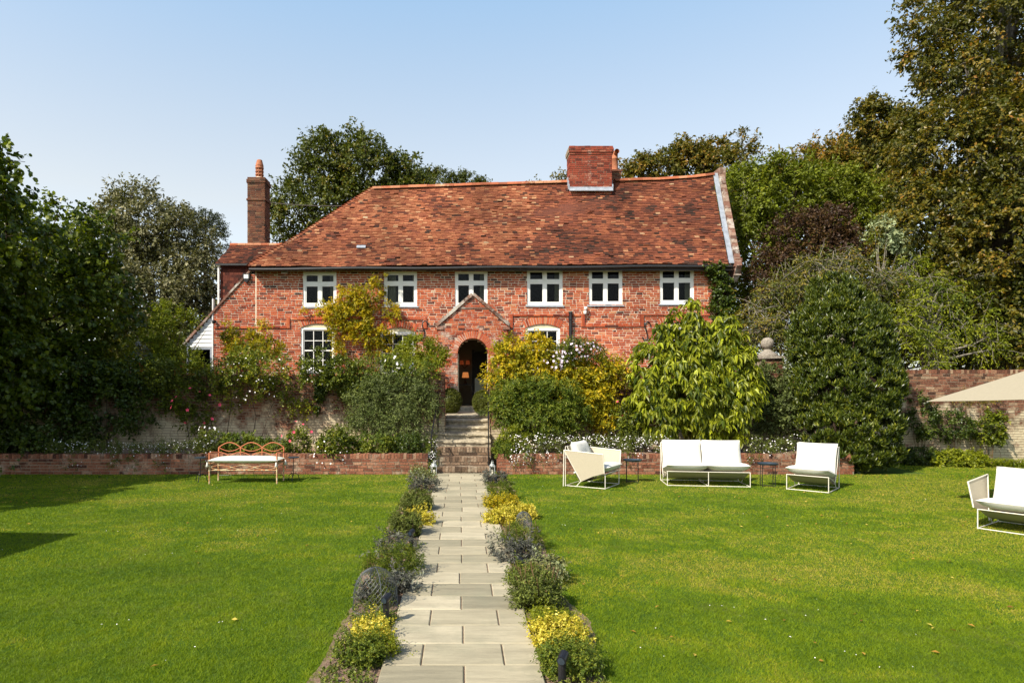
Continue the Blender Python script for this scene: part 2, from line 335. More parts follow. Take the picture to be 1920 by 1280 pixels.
# ------------------------------------------------------------------ brickwork
def subtract(iv, x0, x1):
    out = []
    for a, b in iv:
        if x1 <= a or x0 >= b: out.append((a, b)); continue
        if x0 > a: out.append((a, x0))
        if x1 < b: out.append((x1, b))
    return out
def brickwork(mb, spans, z0, z1, yp, depth=.3, course=.078, bl=.235, joint=.021, proud=.008, swap=None, sel=None, off=0):
    """rows of separate bricks (material 0) standing proud of a mortar core (material 1).
    spans(z) -> list of x intervals. swap: maps (along, out, up) to world when the wall faces elsewhere"""
    B = []; A = []; C = []
    nrow = max(1, int(round((z1-z0)/course))); ch = (z1-z0)/nrow
    for r in range(nrow):
        za, zb = z0+r*ch, z0+(r+1)*ch
        for a, b in spans((za+zb)/2):
            if b-a < .02: continue
            C.append((a, b, yp, yp+depth, za, zb))
            x = a-(bl*.5 if (r+off) % 2 else 0)-random.random()*.03
            while x < b:
                l = bl*random.choice((1, 1, 1, .5, 1.06, .94))
                c, d = max(a, x+joint/2), min(b, x+l-joint/2)
                x += l
                if d-c < .03: continue
                j = random.gauss(0, .002)
                pr = proud+random.random()*.006
                B.append((c, d, yp-pr, yp+.05, za+joint/2+j, zb-joint/2+j)); 
                v = min(.999, max(0, random.gauss(.54, .19)))
                if random.random() < .045: v = .04+random.random()*.12
                if sel: v = sel(c, za, v)
                A.append(v)
    B = np.array(B); C = np.array(C)
    t = MB(); t.boxes(B, np.array(A), 0, .0018); t.boxes(C, np.full(len(C), .5), 1)
    if swap: t.xform(swap)
    for k in range(len(t.V)): pass
    base = mb.n
    mb.V += t.V; mb.A += t.A; mb.n += t.n
    mb.Q += [(f+base, mm) for f, mm in t.Q]; mb.T += [(f+base, mm) for f, mm in t.T]
def side(xp, sgn):
    """wall face looking along +x (sgn=1) or -x (sgn=-1) at x=xp; 'along' runs in y"""
    def fn(v):
        o = np.empty_like(v); o[:, 1] = v[:, 0]; o[:, 0] = xp-sgn*v[:, 1]; o[:, 2] = v[:, 2]
        return o
    return fn
def voussoirs(mb, cx, cz, ri, ro, t0, t1, y0, y1, n, m=0):
    """a ring of radial bricks from angle t0 to t1 (from vertical)"""
    for k in range(n):
        a = t0+(t1-t0)*(k+.5)/n; h = (t1-t0)/n
        g = .007
        P = []
        for rr in (ri, ro):
            for s_ in (-1, 1):
                aa = a+s_*(h/2); q = np.array([sin(aa), cos(aa)])*rr-np.array([cos(aa), -sin(aa)])*s_*g
                P.append(q)
        j = random.random()*.006
        V = [(cx+q[0], y, cz+q[1]) for y in (y0-j, y1) for q in (P[0], P[1], P[3], P[2])]
        mb.add(V, [[0, 1, 2, 3], [7, 6, 5, 4], [0, 4, 5, 1], [1, 5, 6, 2], [2, 6, 7, 3], [3, 7, 4, 0]], min(.95, max(.2, random.gauss(.6, .16))), m)
    k = 24  # mortar bed behind
    for i in range(k):
        a0, a1 = t0+(t1-t0)*i/k, t0+(t1-t0)*(i+1)/k
        V = [(cx+sin(a)*r_, y, cz+cos(a)*r_) for y in (y0+.006, y1-.004) for a, r_ in ((a0, ri+.006), (a1, ri+.006), (a1, ro-.003), (a0, ro-.003))]
        mb.add(V, [[0, 1, 2, 3], [7, 6, 5, 4], [0, 4, 5, 1], [2, 6, 7, 3]], .5, 1)

# ------------------------------------------------------------------ ground
def sheet(name, x0, x1, y0, y1, z, mat, kind='structure'):
    mb = MB(); mb.quad([(x0, y0, z), (x1, y0, z), (x1, y1, z), (x0, y1, z)])
    return tag(mb.build(name, mat), kind=kind)
sheet('ground', -900, 900, -300, 1600, 0, M_turf)
mb = MB(); mb.box(-60, -.46, 17.72, 90, -.2, 1.235); mb.box(-.46, .78, 18.95, 90, -.2, 1.235); mb.box(.78, 60, 17.72, 90, -.2, 1.235)
tag(mb.build('terrace', M_soil), kind='structure')
# flower beds beside the path, with ragged outer edges
PW = .562
for s_, nm in ((-1, 'left'), (1, 'right')):
    mb = MB(); n = 120
    ys = np.linspace(3.6, 14.9, n); wob = .93+.13*vnoise(ys*1.3, ys*0+s_, 3)+.05*R.random(n)
    lo = [(s_*PW*.98, y, .004) for y in ys]; hi = [(s_*a, y, .006) for a, y in zip(wob, ys)]
    V = np.array(lo+hi); q = [[i, i+1, n+i+1, n+i] if s_ < 0 else [i, n+i, n+i+1, i+1] for i in range(n-1)]
    mb.add(V, q); tag(mb.build('flower_bed_soil', M_soil), kind='structure')
# the path: sandstone slabs in running bond over a sanded base
mb = MB(); mb.quad([(-PW+.03, 3.4, .021), (PW-.03, 3.4, .021), (PW-.03, 14.98, .021), (-PW+.03, 14.98, .021)], .5, 1)
y = 4.483-.381*2; r = 1; g = .0042
while y < 14.9:
    y2 = min(y+.381+random.gauss(0, .004), 14.99)
    cuts = [-PW, .002+random.gauss(0, .01), PW] if r % 2 == 0 else [-PW, -.272+random.gauss(0, .012), .295+random.gauss(0, .012), PW]
    for a, b in zip(cuts[:-1], cuts[1:]):
        wl = random.gauss(0, .004) if a == -PW else 0; wr = random.gauss(0, .005) if b == PW else 0
        z = .034+random.gauss(0, .0015); x0, x1, ya, yb = a+g+wl, b-g+wr, y+g*1.3, y2-g*1.3
        c = .008
        top = [(x0+c, ya+c, z), (x1-c, ya+c, z+random.gauss(0, .001)), (x1-c, yb-c, z), (x0+c, yb-c, z)]
        mid = [(x0, ya, z-c), (x1, ya, z-c), (x1, yb, z-c), (x0, yb, z-c)]; bot = [(px_, py_, .009) for px_, py_, _ in mid]
        V = np.array(top+mid+bot); a_ = random.random()
        mb.add(V, [[0, 1, 2, 3]]+[[4+i, 4+(i+1) % 4, (i+1) % 4, i] for i in range(4)]+[[8+i, 8+(i+1) % 4, 4+(i+1) % 4, 4+i] for i in range(4)], a_, 0)
    y = y2; r += 1
tag(mb.build('path', [M_slab, M_soil]), kind='structure')

# ------------------------------------------------------------------ steps
st = thing('garden_steps', 'worn brick and stone steps climbing from the path to the arched porch', 'steps', (0, 15, 0))
Dn = [15.0, 15.5, 16.0, 16.5, 17.0, 17.5, 18.0, 18.5]
Zn = [.1625, .348, .53, .69, .845, 1.0, 1.165, 1.262]
XL = [-.60, -.60, -.62, -.66, -.70, -.44, -.44, -.44]; XR = [.66, .68, .74, .76, .76, .76, .76, .76]
for k in range(3):
    z0 = 0 if k == 0 else Zn[k-1]; mb = MB()
    mb.box(XL[k], XR[k], Dn[k]+.02, Dn[k]+.75, z0-.1, Zn[k]-.03, .5, 1)
    x = XL[k]
    while x < XR[k]-.03:      # rowlock nosing
        w_ = .075; mb.box(x+.005, min(XR[k], x+w_-.004), Dn[k]-.005+random.random()*.008, Dn[k]+.22, Zn[k]-.105, Zn[k]+random.gauss(0, .004), min(.95, max(.05, random.gauss(.5, .25))), 0, .003); x += w_
    x = XL[k]-.1
    while x < XR[k]:
        a, b = max(XL[k], x+.008), min(XR[k], x+.215)
        if b-a > .03: mb.box(a, b, Dn[k]+.004, Dn[k]+.1, z0+.005, Zn[k]-.115, random.random()*.8, 0, .003)
        x += .223
    mb.box(XL[k], XR[k], Dn[k]+.22, Dn[k]+.6, Zn[k]-.06, Zn[k]-.008, .4, 0)
    mb.build('brick_step', [M_stepb, M_mortard], st)
for k in range(3, 8):
    mb = MB(); n = 14; xs = np.linspace(XL[k], XR[k], n); d = .62 if k < 7 else 2.7
    fr = Dn[k]+R.normal(0, .012, n); top = Zn[k]+R.normal(0, .007, n)-.018*np.cos((xs-.1)*2.2)
    th = .055+R.random(n)*.02
    P = []
    for i in range(n): P += [(xs[i], fr[i]+.03, Zn[k-1]-.1), (xs[i], fr[i]+.03, top[i]-th[i]), (xs[i], fr[i]-.015, top[i]-th[i]+.006), (xs[i], fr[i]-.012, top[i]-.012), (xs[i], fr[i]+.02, top[i]), (xs[i], fr[i]+d, Zn[k]+(.0 if k < 7 else .05)), (xs[i], fr[i]+d, Zn[k-1]-.1)]
    q = [[i*7+j, (i+1)*7+j, (i+1)*7+j+1, i*7+j+1] for i in range(n-1) for j in range(6)]
    mb.add(P, q, random.random())
    mb.add(P[:7], [[6, 5, 4], [6, 4, 3], [6, 3, 2], [6, 2, 1], [6, 1, 0]]); mb.add(P[-7:], [[4, 5, 6], [3, 4, 6], [2, 3, 6], [1, 2, 6], [0, 1, 6]])
    mb.build('stone_step', M_stone, st)

# ------------------------------------------------------------------ garden walls
def gwall(name, label, x0, x1, y, z0, zt, mat, mortar, th=.34, course=.072, ends=(), parent_y=None, soldier=True, group=None):
    t = thing(name, label, 'wall', ((x0+x1)/2, y, 0), 0, group)
    mb = MB(); ch = .11 if soldier else 0
    brickwork(mb, lambda z: [(x0, x1)], z0, zt-ch, y, th, course, .22, .014, .006)
    for e, (xp, s_) in enumerate(ends): brickwork(mb, lambda z: [(y, y+th)], z0, zt-ch, 0, .02, course, .22, .014, .006, swap=side(xp, s_))
    mb.build('brickwork', [mat, mortar], t)
    if soldier:
        mb = MB(); x = x0
        while x < x1-.02:
            w_ = .074; mb.box(x+.005, min(x1, x+w_-.004), y-.012+random.random()*.01, y+th+.01, zt-ch+.004, zt+random.gauss(0, .005), min(.95, max(.03, random.gauss(.5, .25))), 0, .002); x += w_
        mb.box(x0+.01, x1-.01, y+.004, y+th-.004, zt-ch, zt-.01, .5, 1)
        mb.build('coping', [mat, mortar], t)
    return t
gwall('planter_wall', 'low brick planter wall behind the bench, ending at the steps', -11.2, X(802, 15), 15, 0, .475, M_lowwall, M_mortard, .22, .068, [(X(802, 15), 1)])
gwall('planter_wall', 'low brick planter wall behind the white sofas, starting at the steps', X(933, 15), 9.2, 15, 0, .475, M_lowwall, M_mortard, .22, .068, [(X(933, 15), -1)])
for nm, a, b in (('l', -11.2, X(802, 15)-.1), ('r', X(933, 15)+.1, 9.2)):
    mb = MB(); mb.box(a, b, 15.2, 17.5, .1, .41); tag(mb.build('planting_bed', M_soil), kind='structure')
XP0, XP1 = -.45, .77
gwall('retaining_wall', 'tall whitewashed brick retaining wall behind the bench and climbing roses', -15, XP0-.62, 17.4, 0, 2.37, M_oldwall, M_mortard, .34, .072)
gwall('retaining_wall', 'tall old brick garden wall behind the laurel and parasol', XP1+.5, 22, 17.45, 0, 2.53, M_oldwall, M_mortard, .34, .072)
for (a, b, zt, lb) in ((XP0-.62, XP0, 2.45, 'mottled brick pier beside the handrail, on the bench side of the steps'), (XP1, XP1+.5, 2.45, 'brick pier half hidden in golden foliage, on the sofa side of the steps')):
    t = thing('brick_pier', lb, 'pier', ((a+b)/2, 17.2, 0)); mb = MB()
    brickwork(mb, lambda z: [(a, b)], 0, zt-.07, 17.15, .6, .072, .22, .014, .006)
    brickwork(mb, lambda z: [(17.15, 17.75)], 0, zt-.07, 0, .02, .072, .22, .014, .006, swap=side(b if b <= 0 else a, 1 if b <= 0 else -1))
    mb.build('brickwork', [M_oldwall, M_mortard], t)
    mb = MB(); mb.box(a-.02, b+.02, 17.12, 17.78, zt-.07, zt, .3, 0, .006); mb.build('coping', M_oldwall, t)
# stone ball pier
bx_, by_ = X(1449, 17.3), 17.6
t = thing('gate_pier', 'stone ball finial on a moulded cap over a brick pier, half hidden by shrubs', 'pier', (bx_, by_, 0)); mb = MB()
brickwork(mb, lambda z: [(bx_-.27, bx_+.27)], 1.5, Z(672, 17.3), 17.28, .6, .072, .22, .014, .006); mb.build('brickwork', [M_oldwall, M_mortard], t)
zc = Z(672, 17.3); mb = MB(); mb.box(bx_-.33, bx_+.33, 17.22, 17.95, zc, zc+.07, .5, 0, .006)
mb.lathe([(.0, zc+.07), (.27, zc+.07), (.27, zc+.11), (.2, zc+.15), (.12, zc+.22), (.085, zc+.27), (.0, zc+.27)], (bx_, by_, 0), 24); mb.build('cap', M_ball, t)
rb = .17; mb = MB(); mb.lathe([(max(.0001, rb*sin(a)), zc+.27+rb*.92-rb*cos(a)) for a in np.linspace(0, pi, 17)], (bx_, by_, 0), 28); mb.build('ball', M_ball, t, smooth=True)
# handrails
for lb, pts in (('thin black handrail on the bench side of the steps', [(-.62, 17.1, .8, 1.95), (-.72, 15.35, .3, .86), (-.63, 17.1, 1.68)]),
                ('tall thin black handrail on the sofa side of the steps', [(.72, 17.1, .84, 2.02), (.655, 15.45, .16, 1.34), (.72, 17.1, 2.0)])):
    (ax, ay, az, at_), (bx, by, bz, bt), tp = pts
    t = thing('handrail', lb, 'handrail', (bx, by, 0), 0, 'black handrails flanking the steps')
    for (x, y_, z0, z1) in ((ax, ay, az, at_), (bx, by, bz, bt)): MB().tube([(x, y_, z0), (x, y_, (z0+z1)/2), (x, y_, z1)], .014, 8).build('post', M_black, t, smooth=True)
    P = [np.array(tp)+(np.array((bx, by, bt))-np.array(tp))*k+np.array((0, 0, .02)) for k in (-.02, .3, .6, 1.0)]+[np.array((bx, by-.12, bt-.06))]
    MB().tube(P, .018, 8).build('rail', M_black, t, smooth=True)

# ------------------------------------------------------------------ the house
HY = 21.4; S = F/HY
hx = lambda px: X(px, HY); hz = lambda py: Z(py, HY)
house = thing('brick_house', 'long red brick farmhouse with a peg tile roof, white windows and arched porch', 'house', (0, HY, 1.2))
UP = [(568, 631, 510, 575), (720, 782, 509, 574), (853, 914, 507, 575), (988, 1055, 504, 573), (1104, 1167, 503, 572), (1237, 1301, 502, 570)]
LO = [(564, 628, 614, 700), (712, 779, 622, 702), (985, 1050, 615, 700), (1237, 1302, 612, 700)]
PCX, PR, PZS = X(886.5, 20.9), .497, 3.18
holes = [(hx(a), hx(b), hz(d), hz(c)) for a, b, c, d in UP+LO]
arcs = []
for a, b, c, d in LO:
    x0, x1 = hx(a), hx(b); hw = (x1-x0)/2; rise = .14; Rr = (hw*hw+rise*rise)/(2*rise)
    arcs.append(((x0+x1)/2, hz(c)+rise-Rr, Rr, hw, hz(c)))
arcs_th = .25
LX, RX = hx(480), 8.95
def cat_x(z):   # slope of the lean-to verge
    z0, z1, x0, x1 = hz(640), hz(512), hx(352), hx(466)
    return x0+(x1-x0)*(z-z0)/(z1-z0)
def spans(z, x0, x1):
    iv = [(x0, x1)]
    for a, b, c, d in holes:
        if c < z < d: iv = subtract(iv, a, b)
    for cx, cz, Rr, hw, zs in arcs:
        th = math.asin(hw/Rr)
        if z > zs:
            q = (Rr+arcs_th)**2-(z-cz)**2
            if q > 0: 
                k = min(sqrt(q), (z-cz)*math.tan(th)); iv = subtract(iv, cx-k, cx+k)
    if z < PZS: iv = subtract(iv, PCX-PR, PCX+PR)
    elif z < PZS+PR: k = sqrt(PR**2-(z-PZS)**2); iv = subtract(iv, PCX-k, PCX+k)
    return iv
mb = MB()
def fsel(x, z, v):     # browner, darker brick on the older end bay
    if x < LX: return v*.8
    if x > hx(1000): return min(.97, v*1.08+.02)
    return v
brickwork(mb, lambda z: spans(z, LX+.02, RX), 1.2, 6.02, HY, .32, sel=fsel)
mb2 = MB(); brickwork(mb, lambda z: spans(z, max(hx(400), cat_x(z)), LX-.02), 1.2, hz(514), HY+.004, .32, sel=fsel)
mb.box(LX-.02, LX+.02, HY-.006, HY+.3, 1.2, 6.0, .5, 1)
mb.box(-7.0, -6.9, HY+.33, 26, 1.2, 6, .4, 0); mb.box(8.9, 9.1, HY+.32, 26, 1.2, 6.3, .4, 0); mb.box(-7.0, 9.1, 26, 26.2, 1.2, 6, .4, 0)
for cx, cz, Rr, hw, zs in arcs:
    th = math.asin(hw/Rr); voussoirs(mb, cx, cz, Rr, Rr+arcs_th, -th, th, HY-.012, HY+.3, 15)
mb.build('wall', [M_brick, M_mortar], house)
# raised label moulding of moulded brick
mb = MB()
def band(px0, py0, px1, py1, w_=.055, pr=.042):
    x0, x1, z0, z1 = hx(px0), hx(px1), hz(py0), hz(py1)
    if abs(z1-z0) < .02:
        x = x0
        while x < x1: mb.box(x+.003, min(x1, x+.22)-.003, HY-pr-random.random()*.006, HY+.02, z0-w_/2, z0+w_/2, min(.9, max(.1, random.gauss(.5, .2)))); x += .22
    else:
        n = max(1, int(abs(z1-z0)/.16)); lo, hi = min(z0, z1)-w_/2, max(z0, z1)+w_/2
        for i in range(3): mb.box(x0-w_*1.1+i*w_*.75, x0-w_*1.1+(i+1)*w_*.75-.006, HY-pr-.004*i, HY+.02, lo, hi, min(.9, max(.3, random.gauss(.55, .2))))
for b_ in ((402, 614, 538, 614), (541, 598, 541, 614), (546, 598, 792, 597), (797, 597, 797, 614), (958, 591, 958, 613), (963, 591, 1089, 590), (1093, 590, 1093, 611), (1097, 611, 1199, 611), (1203, 590, 1203, 611), (1207, 590, 1335, 589)):
    band(*b_)
    if b_[0] == 797: mb.build('label_moulding', M_brick, house); mb = MB()
mb.build('label_moulding', M_brick, house)
# windows
def sash(w0, w1, zb, zt, y, cols, rows, mb_, t=.045, m=0, depth=.05, yo=0):
    mb_.box(w0, w0+t, y, y+depth, zb, zt, .5, m); mb_.box(w1-t, w1, y, y+depth, zb, zt, .5, m)
    mb_.box(w0+t, w1-t, y, y+depth, zb, zb+t*1.25, .5, m); mb_.box(w0+t, w1-t, y, y+depth, zt-t, zt, .5, m)
def window(a, b, c, d, upper=True, curtain=0):
    x0, x1, z0, z1 = hx(a), hx(b), hz(d), hz(c)
    y = HY+.02; fr_ = MB(); t = .07
    fr_.box(x0, x0+t, y, y+.09, z0, z1); fr_.box(x1-t, x1, y, y+.09, z0, z1)
    fr_.box(x0+t, x1-t, y, y+.09, z0, z0+t*1.2); fr_.box(x0+t, x1-t, y, y+.09, z1-t, z1)
    panes = MB()
    if upper:
        xm = (x0+x1)/2; zm = z0+(z1-z0)*.655
        fr_.box(xm-.035, xm+.035, y+.004, y+.09, z0+t*1.2, z1-t); fr_.box(x0+t, xm-.035, y+.004, y+.09, zm-.035, zm+.035); fr_.box(xm+.035, x1-t, y+.004, y+.09, zm-.035, zm+.035)
        for xa, xb in ((x0+t, xm-.035), (xm+.035, x1-t)):
            for za, zb in ((z0+t*1.2, zm-.035), (zm+.035, z1-t)):
                sash(xa+.002, xb-.002, za+.002, zb-.002, y+.012, 1, 1, fr_, .038); panes.box(xa+.03, xb-.03, y+.035, y+.04, za+.03, zb-.03)
    else:
        sash(x0+t+.002, x1-t-.002, z0+t*1.2, z1-t, y+.03, 3, 3, fr_, .035)
        xa, xb, za, zb = x0+t+.035, x1-t-.035, z0+t*1.2+.03, z1-t-.035
        for k in (1, 2): xx = xa+(xb-xa)*k/3; fr_.box(xx-.011, xx+.011, y+.035, y+.07, za, zb)
        for k in (1, 2, 3): zz = zb-(zb-za)*k/4; fr_.box(xa, xb, y+.038, y+.068, zz-(.011 if k != 2 else .022), zz+(.011 if k != 2 else .022))
        panes.box(xa-.01, xb+.01, y+.05, y+.055, za-.01, zb+.01)
    wn = fr_.build('window', M_white, house)
    panes.build('pane', M_glass, wn)
    if upper:
        s_ = MB(); s_.box(x0-.05, x1+.05, HY-.045, HY+.03, z0-.045, z0-.002, .5, 0, .003); s_.build('sill', M_lead, wn)
    for side_, wd in ([(1, .16)] if curtain == 1 else [(-1, .3), (1, .08)] if curtain == 2 else []):
        cu = MB(); n = 14; xs = np.linspace(0, wd, n)
        xa = x1-t-.02-wd if side_ > 0 else x0+t+.02
        P = [(xa+x_+(.12*(1-k) if side_ > 0 and curtain == 1 else 0)*0, HY+.16+.02*sin(i*2.1), z0+.05+k*(z1-z0-.1)) for k in (0, 1) for i, x_ in enumerate(xs)]
        cu.add(P, [[i, i+1, n+i+1, n+i] for i in range(n-1)]); cu.build('curtain', M_curtain, wn)
    return wn
for i, wv in enumerate(UP): window(*wv, True, (1, 2, 1, 1, 0, 1)[i])
for i, wv in enumerate(LO): window(*wv, False, (0, 0, 0, 0)[i])
for (cx, cz, Rr, hw, zs) in arcs:
    mb = MB(); th = math.asin(hw/Rr); k = 12
    poly = [(cx+sin(-th+2*th*i/k)*(Rr-.004), cz+cos(-th+2*th*i/k)*(Rr-.004)) for i in range(k+1)][::-1]
    mb.prism(poly, HY+.03, HY+.12); mb.build('arch_panel', M_cream, house)
# rooms behind the windows
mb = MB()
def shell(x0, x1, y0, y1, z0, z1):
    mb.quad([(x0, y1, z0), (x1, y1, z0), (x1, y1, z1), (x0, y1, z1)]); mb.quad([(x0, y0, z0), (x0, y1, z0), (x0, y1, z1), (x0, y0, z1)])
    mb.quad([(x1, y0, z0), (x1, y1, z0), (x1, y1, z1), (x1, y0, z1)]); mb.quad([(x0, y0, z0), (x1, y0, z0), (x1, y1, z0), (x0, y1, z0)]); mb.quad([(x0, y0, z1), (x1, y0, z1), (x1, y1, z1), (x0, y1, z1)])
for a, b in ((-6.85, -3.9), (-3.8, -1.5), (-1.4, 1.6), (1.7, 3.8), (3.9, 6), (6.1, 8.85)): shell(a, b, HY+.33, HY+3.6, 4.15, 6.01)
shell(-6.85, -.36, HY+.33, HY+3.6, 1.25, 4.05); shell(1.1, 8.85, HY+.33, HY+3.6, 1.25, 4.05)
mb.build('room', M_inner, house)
# hall behind the arch
mb = MB(); hx0, hx1 = PCX-.62, PCX+.75; shell(hx0, hx1, HY+.3, HY+4.0, 1.44, 4.05)
mb.build('hall', M_hall, house)
mb = MB(); mb.box(PCX+.12, PCX+.72, HY+3.9, HY+3.97, 1.45, 3.5); mb.box(PCX+.05, PCX+.12, HY+3.88, HY+3.97, 1.45, 3.57); mb.build('inner_door', M_dark, house)
mb = MB(); mb.box(PCX-PR-.02, PCX-PR+.035, HY-.02, HY+.42, 1.45, 3.2); mb.box(PCX-PR-.06, PCX-PR+.0, HY+.45, HY+1.3, 1.46, 3.35); mb.build('open_door', M_cream, house)
mb = MB(); mb.box(PCX-PR-.02, PCX+PR+.02, 20.78, 21.7, 1.28, 1.445, .5, 0, .003); mb.build('threshold', M_stone, house)
# porch
PY = 20.9; px_ = lambda p: X(p, PY); pz_ = lambda p: Z(p, PY)
apx, apz = px_(886.5), pz_(553); flx, frx, fz = px_(822), px_(952), pz_(610)
def pspan(z):
    a, b = flx, frx
    if z > fz: k = (z-fz)/(apz-fz); a = flx+(apx-flx)*k; b = frx+(apx-frx)*k
    iv = [(a, b)]
    if z < PZS: iv = subtract(iv, PCX-PR, PCX+PR)
    elif z < PZS+PR+.235: k = sqrt((PR+.235)**2-(z-PZS)**2); iv = subtract(iv, PCX-k, PCX+k)
    if z < PZS: pass
    return iv
mb = MB(); brickwork(mb, pspan, 1.28, apz-.02, PY, .36, .076, .225, .015)
voussoirs(mb, PCX, PZS, PR, PR+.24, -pi/2, pi/2, PY-.014, PY+.36, 27)
brickwork(mb, lambda z: [(PY, HY)], 1.28, fz, 0, .03, .076, .225, .015, swap=side(frx, 1)); brickwork(mb, lambda z: [(PY, HY)], 1.28, fz, 0, .03, .076, .225, .015, swap=side(flx, -1))
porch = mb.build('porch', [M_brickw, M_mortar], house)
mb = MB()
for sx_, ex in ((-1, flx), (1, frx)):
    a = np.array([apx, 0, apz]); b = np.array([ex+sx_*.05, 0, fz-.02]); n = 9
    d = (b-a)/n; u = d/np.linalg.norm(d); nn = np.array([-u[2]*sx_*-1, 0, abs(u[0])]); nn = np.array([sx_*abs(u[2]), 0, abs(u[0])])
    for i in range(n):
        c = a+d*(i+.5)+nn*.03; mb.obox((c[0], PY+.22, c[2]), u*np.linalg.norm(d)*.49, (0, .29, 0), nn*(.045+random.random()*.008), random.random()*.6)
    mb.box(ex-.16 if sx_ > 0 else ex-.06, ex+.06 if sx_ > 0 else ex+.16, PY-.05, PY+.5, fz-.14, fz-.045, .5, 0, .004)
mb.box(px_(861), px_(913), PY-.035, PY+.1, pz_(579), pz_(576), .3); mb.build('coping', M_par, porch)
# main roof: real overlapping peg tiles
EY, RY = 21.05, 23.6
ridge_px = [(700, 353), (905, 346), (1068, 341), (1165, 338), (1240, 336), (1310, 331), (1336, 327)]
def ridge_pt(x):
    pxs = [X(p_[0], RY) for p_ in ridge_px]; zs = [Z(p_[1], RY) for p_ in ridge_px]
    return np.interp(x, pxs, zs)
ELX, ERX = X(465, EY), X(1366, EY); RLX, RRX = X(700, RY), X(1336, RY)
def eave_z(x): return np.interp(x, [ELX, ERX], [Z(501, EY), Z(495, EY)])
def roofpt(s_, v):
    """s_: world x at this height, v: 0 eave .. 1 ridge"""
    # eave point and ridge point on the same vertical line of the slope
    zr = ridge_pt(np.clip(s_, RLX, RRX)); ze = eave_z(s_)
    sag = (vnoise(s_*.5, v*2.2, 9)-.5)*.07-.10*np.sin(pi*v)*.6
    return np.stack([s_, EY+(RY-EY)*v, ze+(zr-ze)*v+sag*.7], -1)
rows = 50; B = []
T_ = MB(); VV = []; AA = []
for r in range(rows):
    v0 = r/rows; v1 = (r+1.35)/rows
    xl = ELX+(RLX-ELX)*v0; xr = ERX+(RRX-ERX)*(v0)
    x = xl-random.random()*.15
    while x < xr:
        w_ = .165; a, b = max(x, xl), min(x+w_, xr)
        if b-a > .02:
            j = random.gauss(0, .004); lift = .022+random.random()*.012+(.03 if random.random() < .02 else 0); dv = random.gauss(0, .0022)
            p = roofpt(np.array([a+.002, b-.002, b-.002, a+.002]), np.array([v0+dv, v0+dv+random.gauss(0, .001), v1, v1]))
            up = np.array([0, -.6, .8]); q = p.copy(); p = p+up*np.array([lift, lift+random.gauss(0, .004), .004, .004])[:, None]; q[:2] += up*.006; 
            VV.append(np.vstack([p, q])); 
            bl_ = vnoise(a*.9+3, v0*5, 1)*.5+vnoise(a*2.4, v0*14, 2)*.3+vnoise(a*5, v0*30, 5)*.2
            c = .56+random.gauss(0, .13)
            if bl_ > .57: c -= .38*min(1, (bl_-.57)*8)*(random.random() < .8)
            c += (.07 if a < hx(1000) else -.10)
            if random.random() < .035: c = .88+random.random()*.1
            if random.random() < .08: c = random.random()*.25
            AA.append(min(1, max(0, c)))
        x += w_
VV = np.array(VV); nT = len(VV)
Fq = np.array([[0, 1, 2, 3], [4, 5, 1, 0], [5, 6, 2, 1], [7, 4, 0, 3]])
T_.add(VV.reshape(-1, 3), (Fq[None]+(np.arange(nT)*8)[:, None, None]).reshape(-1, 4), np.repeat(AA, 8))
# deck below the tiles, hip end and back slope
def P3(x, y, z): return (x, y, z)
zb = Z(501, EY)-.05; rl = (RLX, RY, ridge_pt(RLX)-.05); rr_ = (RRX, RY, ridge_pt(RRX)-.05)
T_.quad([(ELX, EY+.05, zb-.06), (ERX, EY+.05, zb+.02), (rr_[0], RY, rr_[2]-.12), (rl[0], RY, rl[2]-.12)], .2)
T_.quad([(ERX+.2, 26.4, zb), (ELX, 26.4, zb), rl, rr_], .45); T_.add([(ELX, EY+.05, zb), rl, (ELX, 26.4, zb)], [[0, 1, 2]], .5)
roof = T_.build('roof', M_tile, house)
mb = MB()
xs = np.arange(RLX, RRX-.1, .33)
for x in xs:
    if X(1066, RY) < x+.15 < X(1148, RY):
        if mb.n: mb.build('ridge_tiles', M_ridge, roof); mb = MB()
        continue
    z = float(ridge_pt(x+.16)); z0 = float(ridge_pt(x)); z1 = float(ridge_pt(x+.33)); n = 7
    V = []; rr0 = .12+random.random()*.012
    for xx, zz in ((x-.02, z0), (x+.33, z1)):
        for i in range(n): a = pi*i/(n-1); V.append((xx, RY-cos(a)*rr0*1.15, zz-.06+sin(a)*rr0))
    mb.add(V, [[i, i+1, n+i+1, n+i] for i in range(n-1)])
mb.build('ridge_tiles', M_ridge, roof)
mb = MB(); n = 46      # bonnet tiles down the hip
A_ = np.array([ELX, EY, Z(501, EY)]); 
for k in range(n):
    v = (k+.3)/n; v2 = min(1, (k+1.5)/n)
    c0 = roofpt(np.array([ELX+(RLX-ELX)*v]), np.array([v]))[0]; c1 = roofpt(np.array([ELX+(RLX-ELX)*v2]), np.array([v2]))[0]
    m_ = 5; V = []
    for c, rr0, up in ((c0, .12, .055+random.random()*.012), (c1, .09, .02)):
        for i in range(m_): a = pi*i/(m_-1); V.append((c[0]+cos(a)*rr0*.8-.02, c[1]-cos(a)*rr0*.4+.02, c[2]+up+sin(a)*rr0*.55-.03))
    mb.add(V, [[i, i+1, m_+i+1, m_+i] for i in range(m_-1)], random.random()); 
mb.build('hip_tiles', M_ridge, roof)
# gutter, eaves board
mb = MB(); gx = np.linspace(ELX+.05, ERX+.1, 30)
mb.tube([(x, EY-.03, eave_z(x)-.075+.012*sin(x*1.3)) for x in gx], .052, 8); mb.build('gutter', M_gutter, house, smooth=True)
mb = MB(); mb.box(ELX+.25, ERX+.15, EY+.03, HY-.015, 6.0-.02, 6.0+.03, .5); mb.box(ELX+.2, ERX+.1, EY+.03, EY+.06, Z(507, EY)+.0, Z(501, EY)-.0); mb.build('eaves_board', M_dark, house)
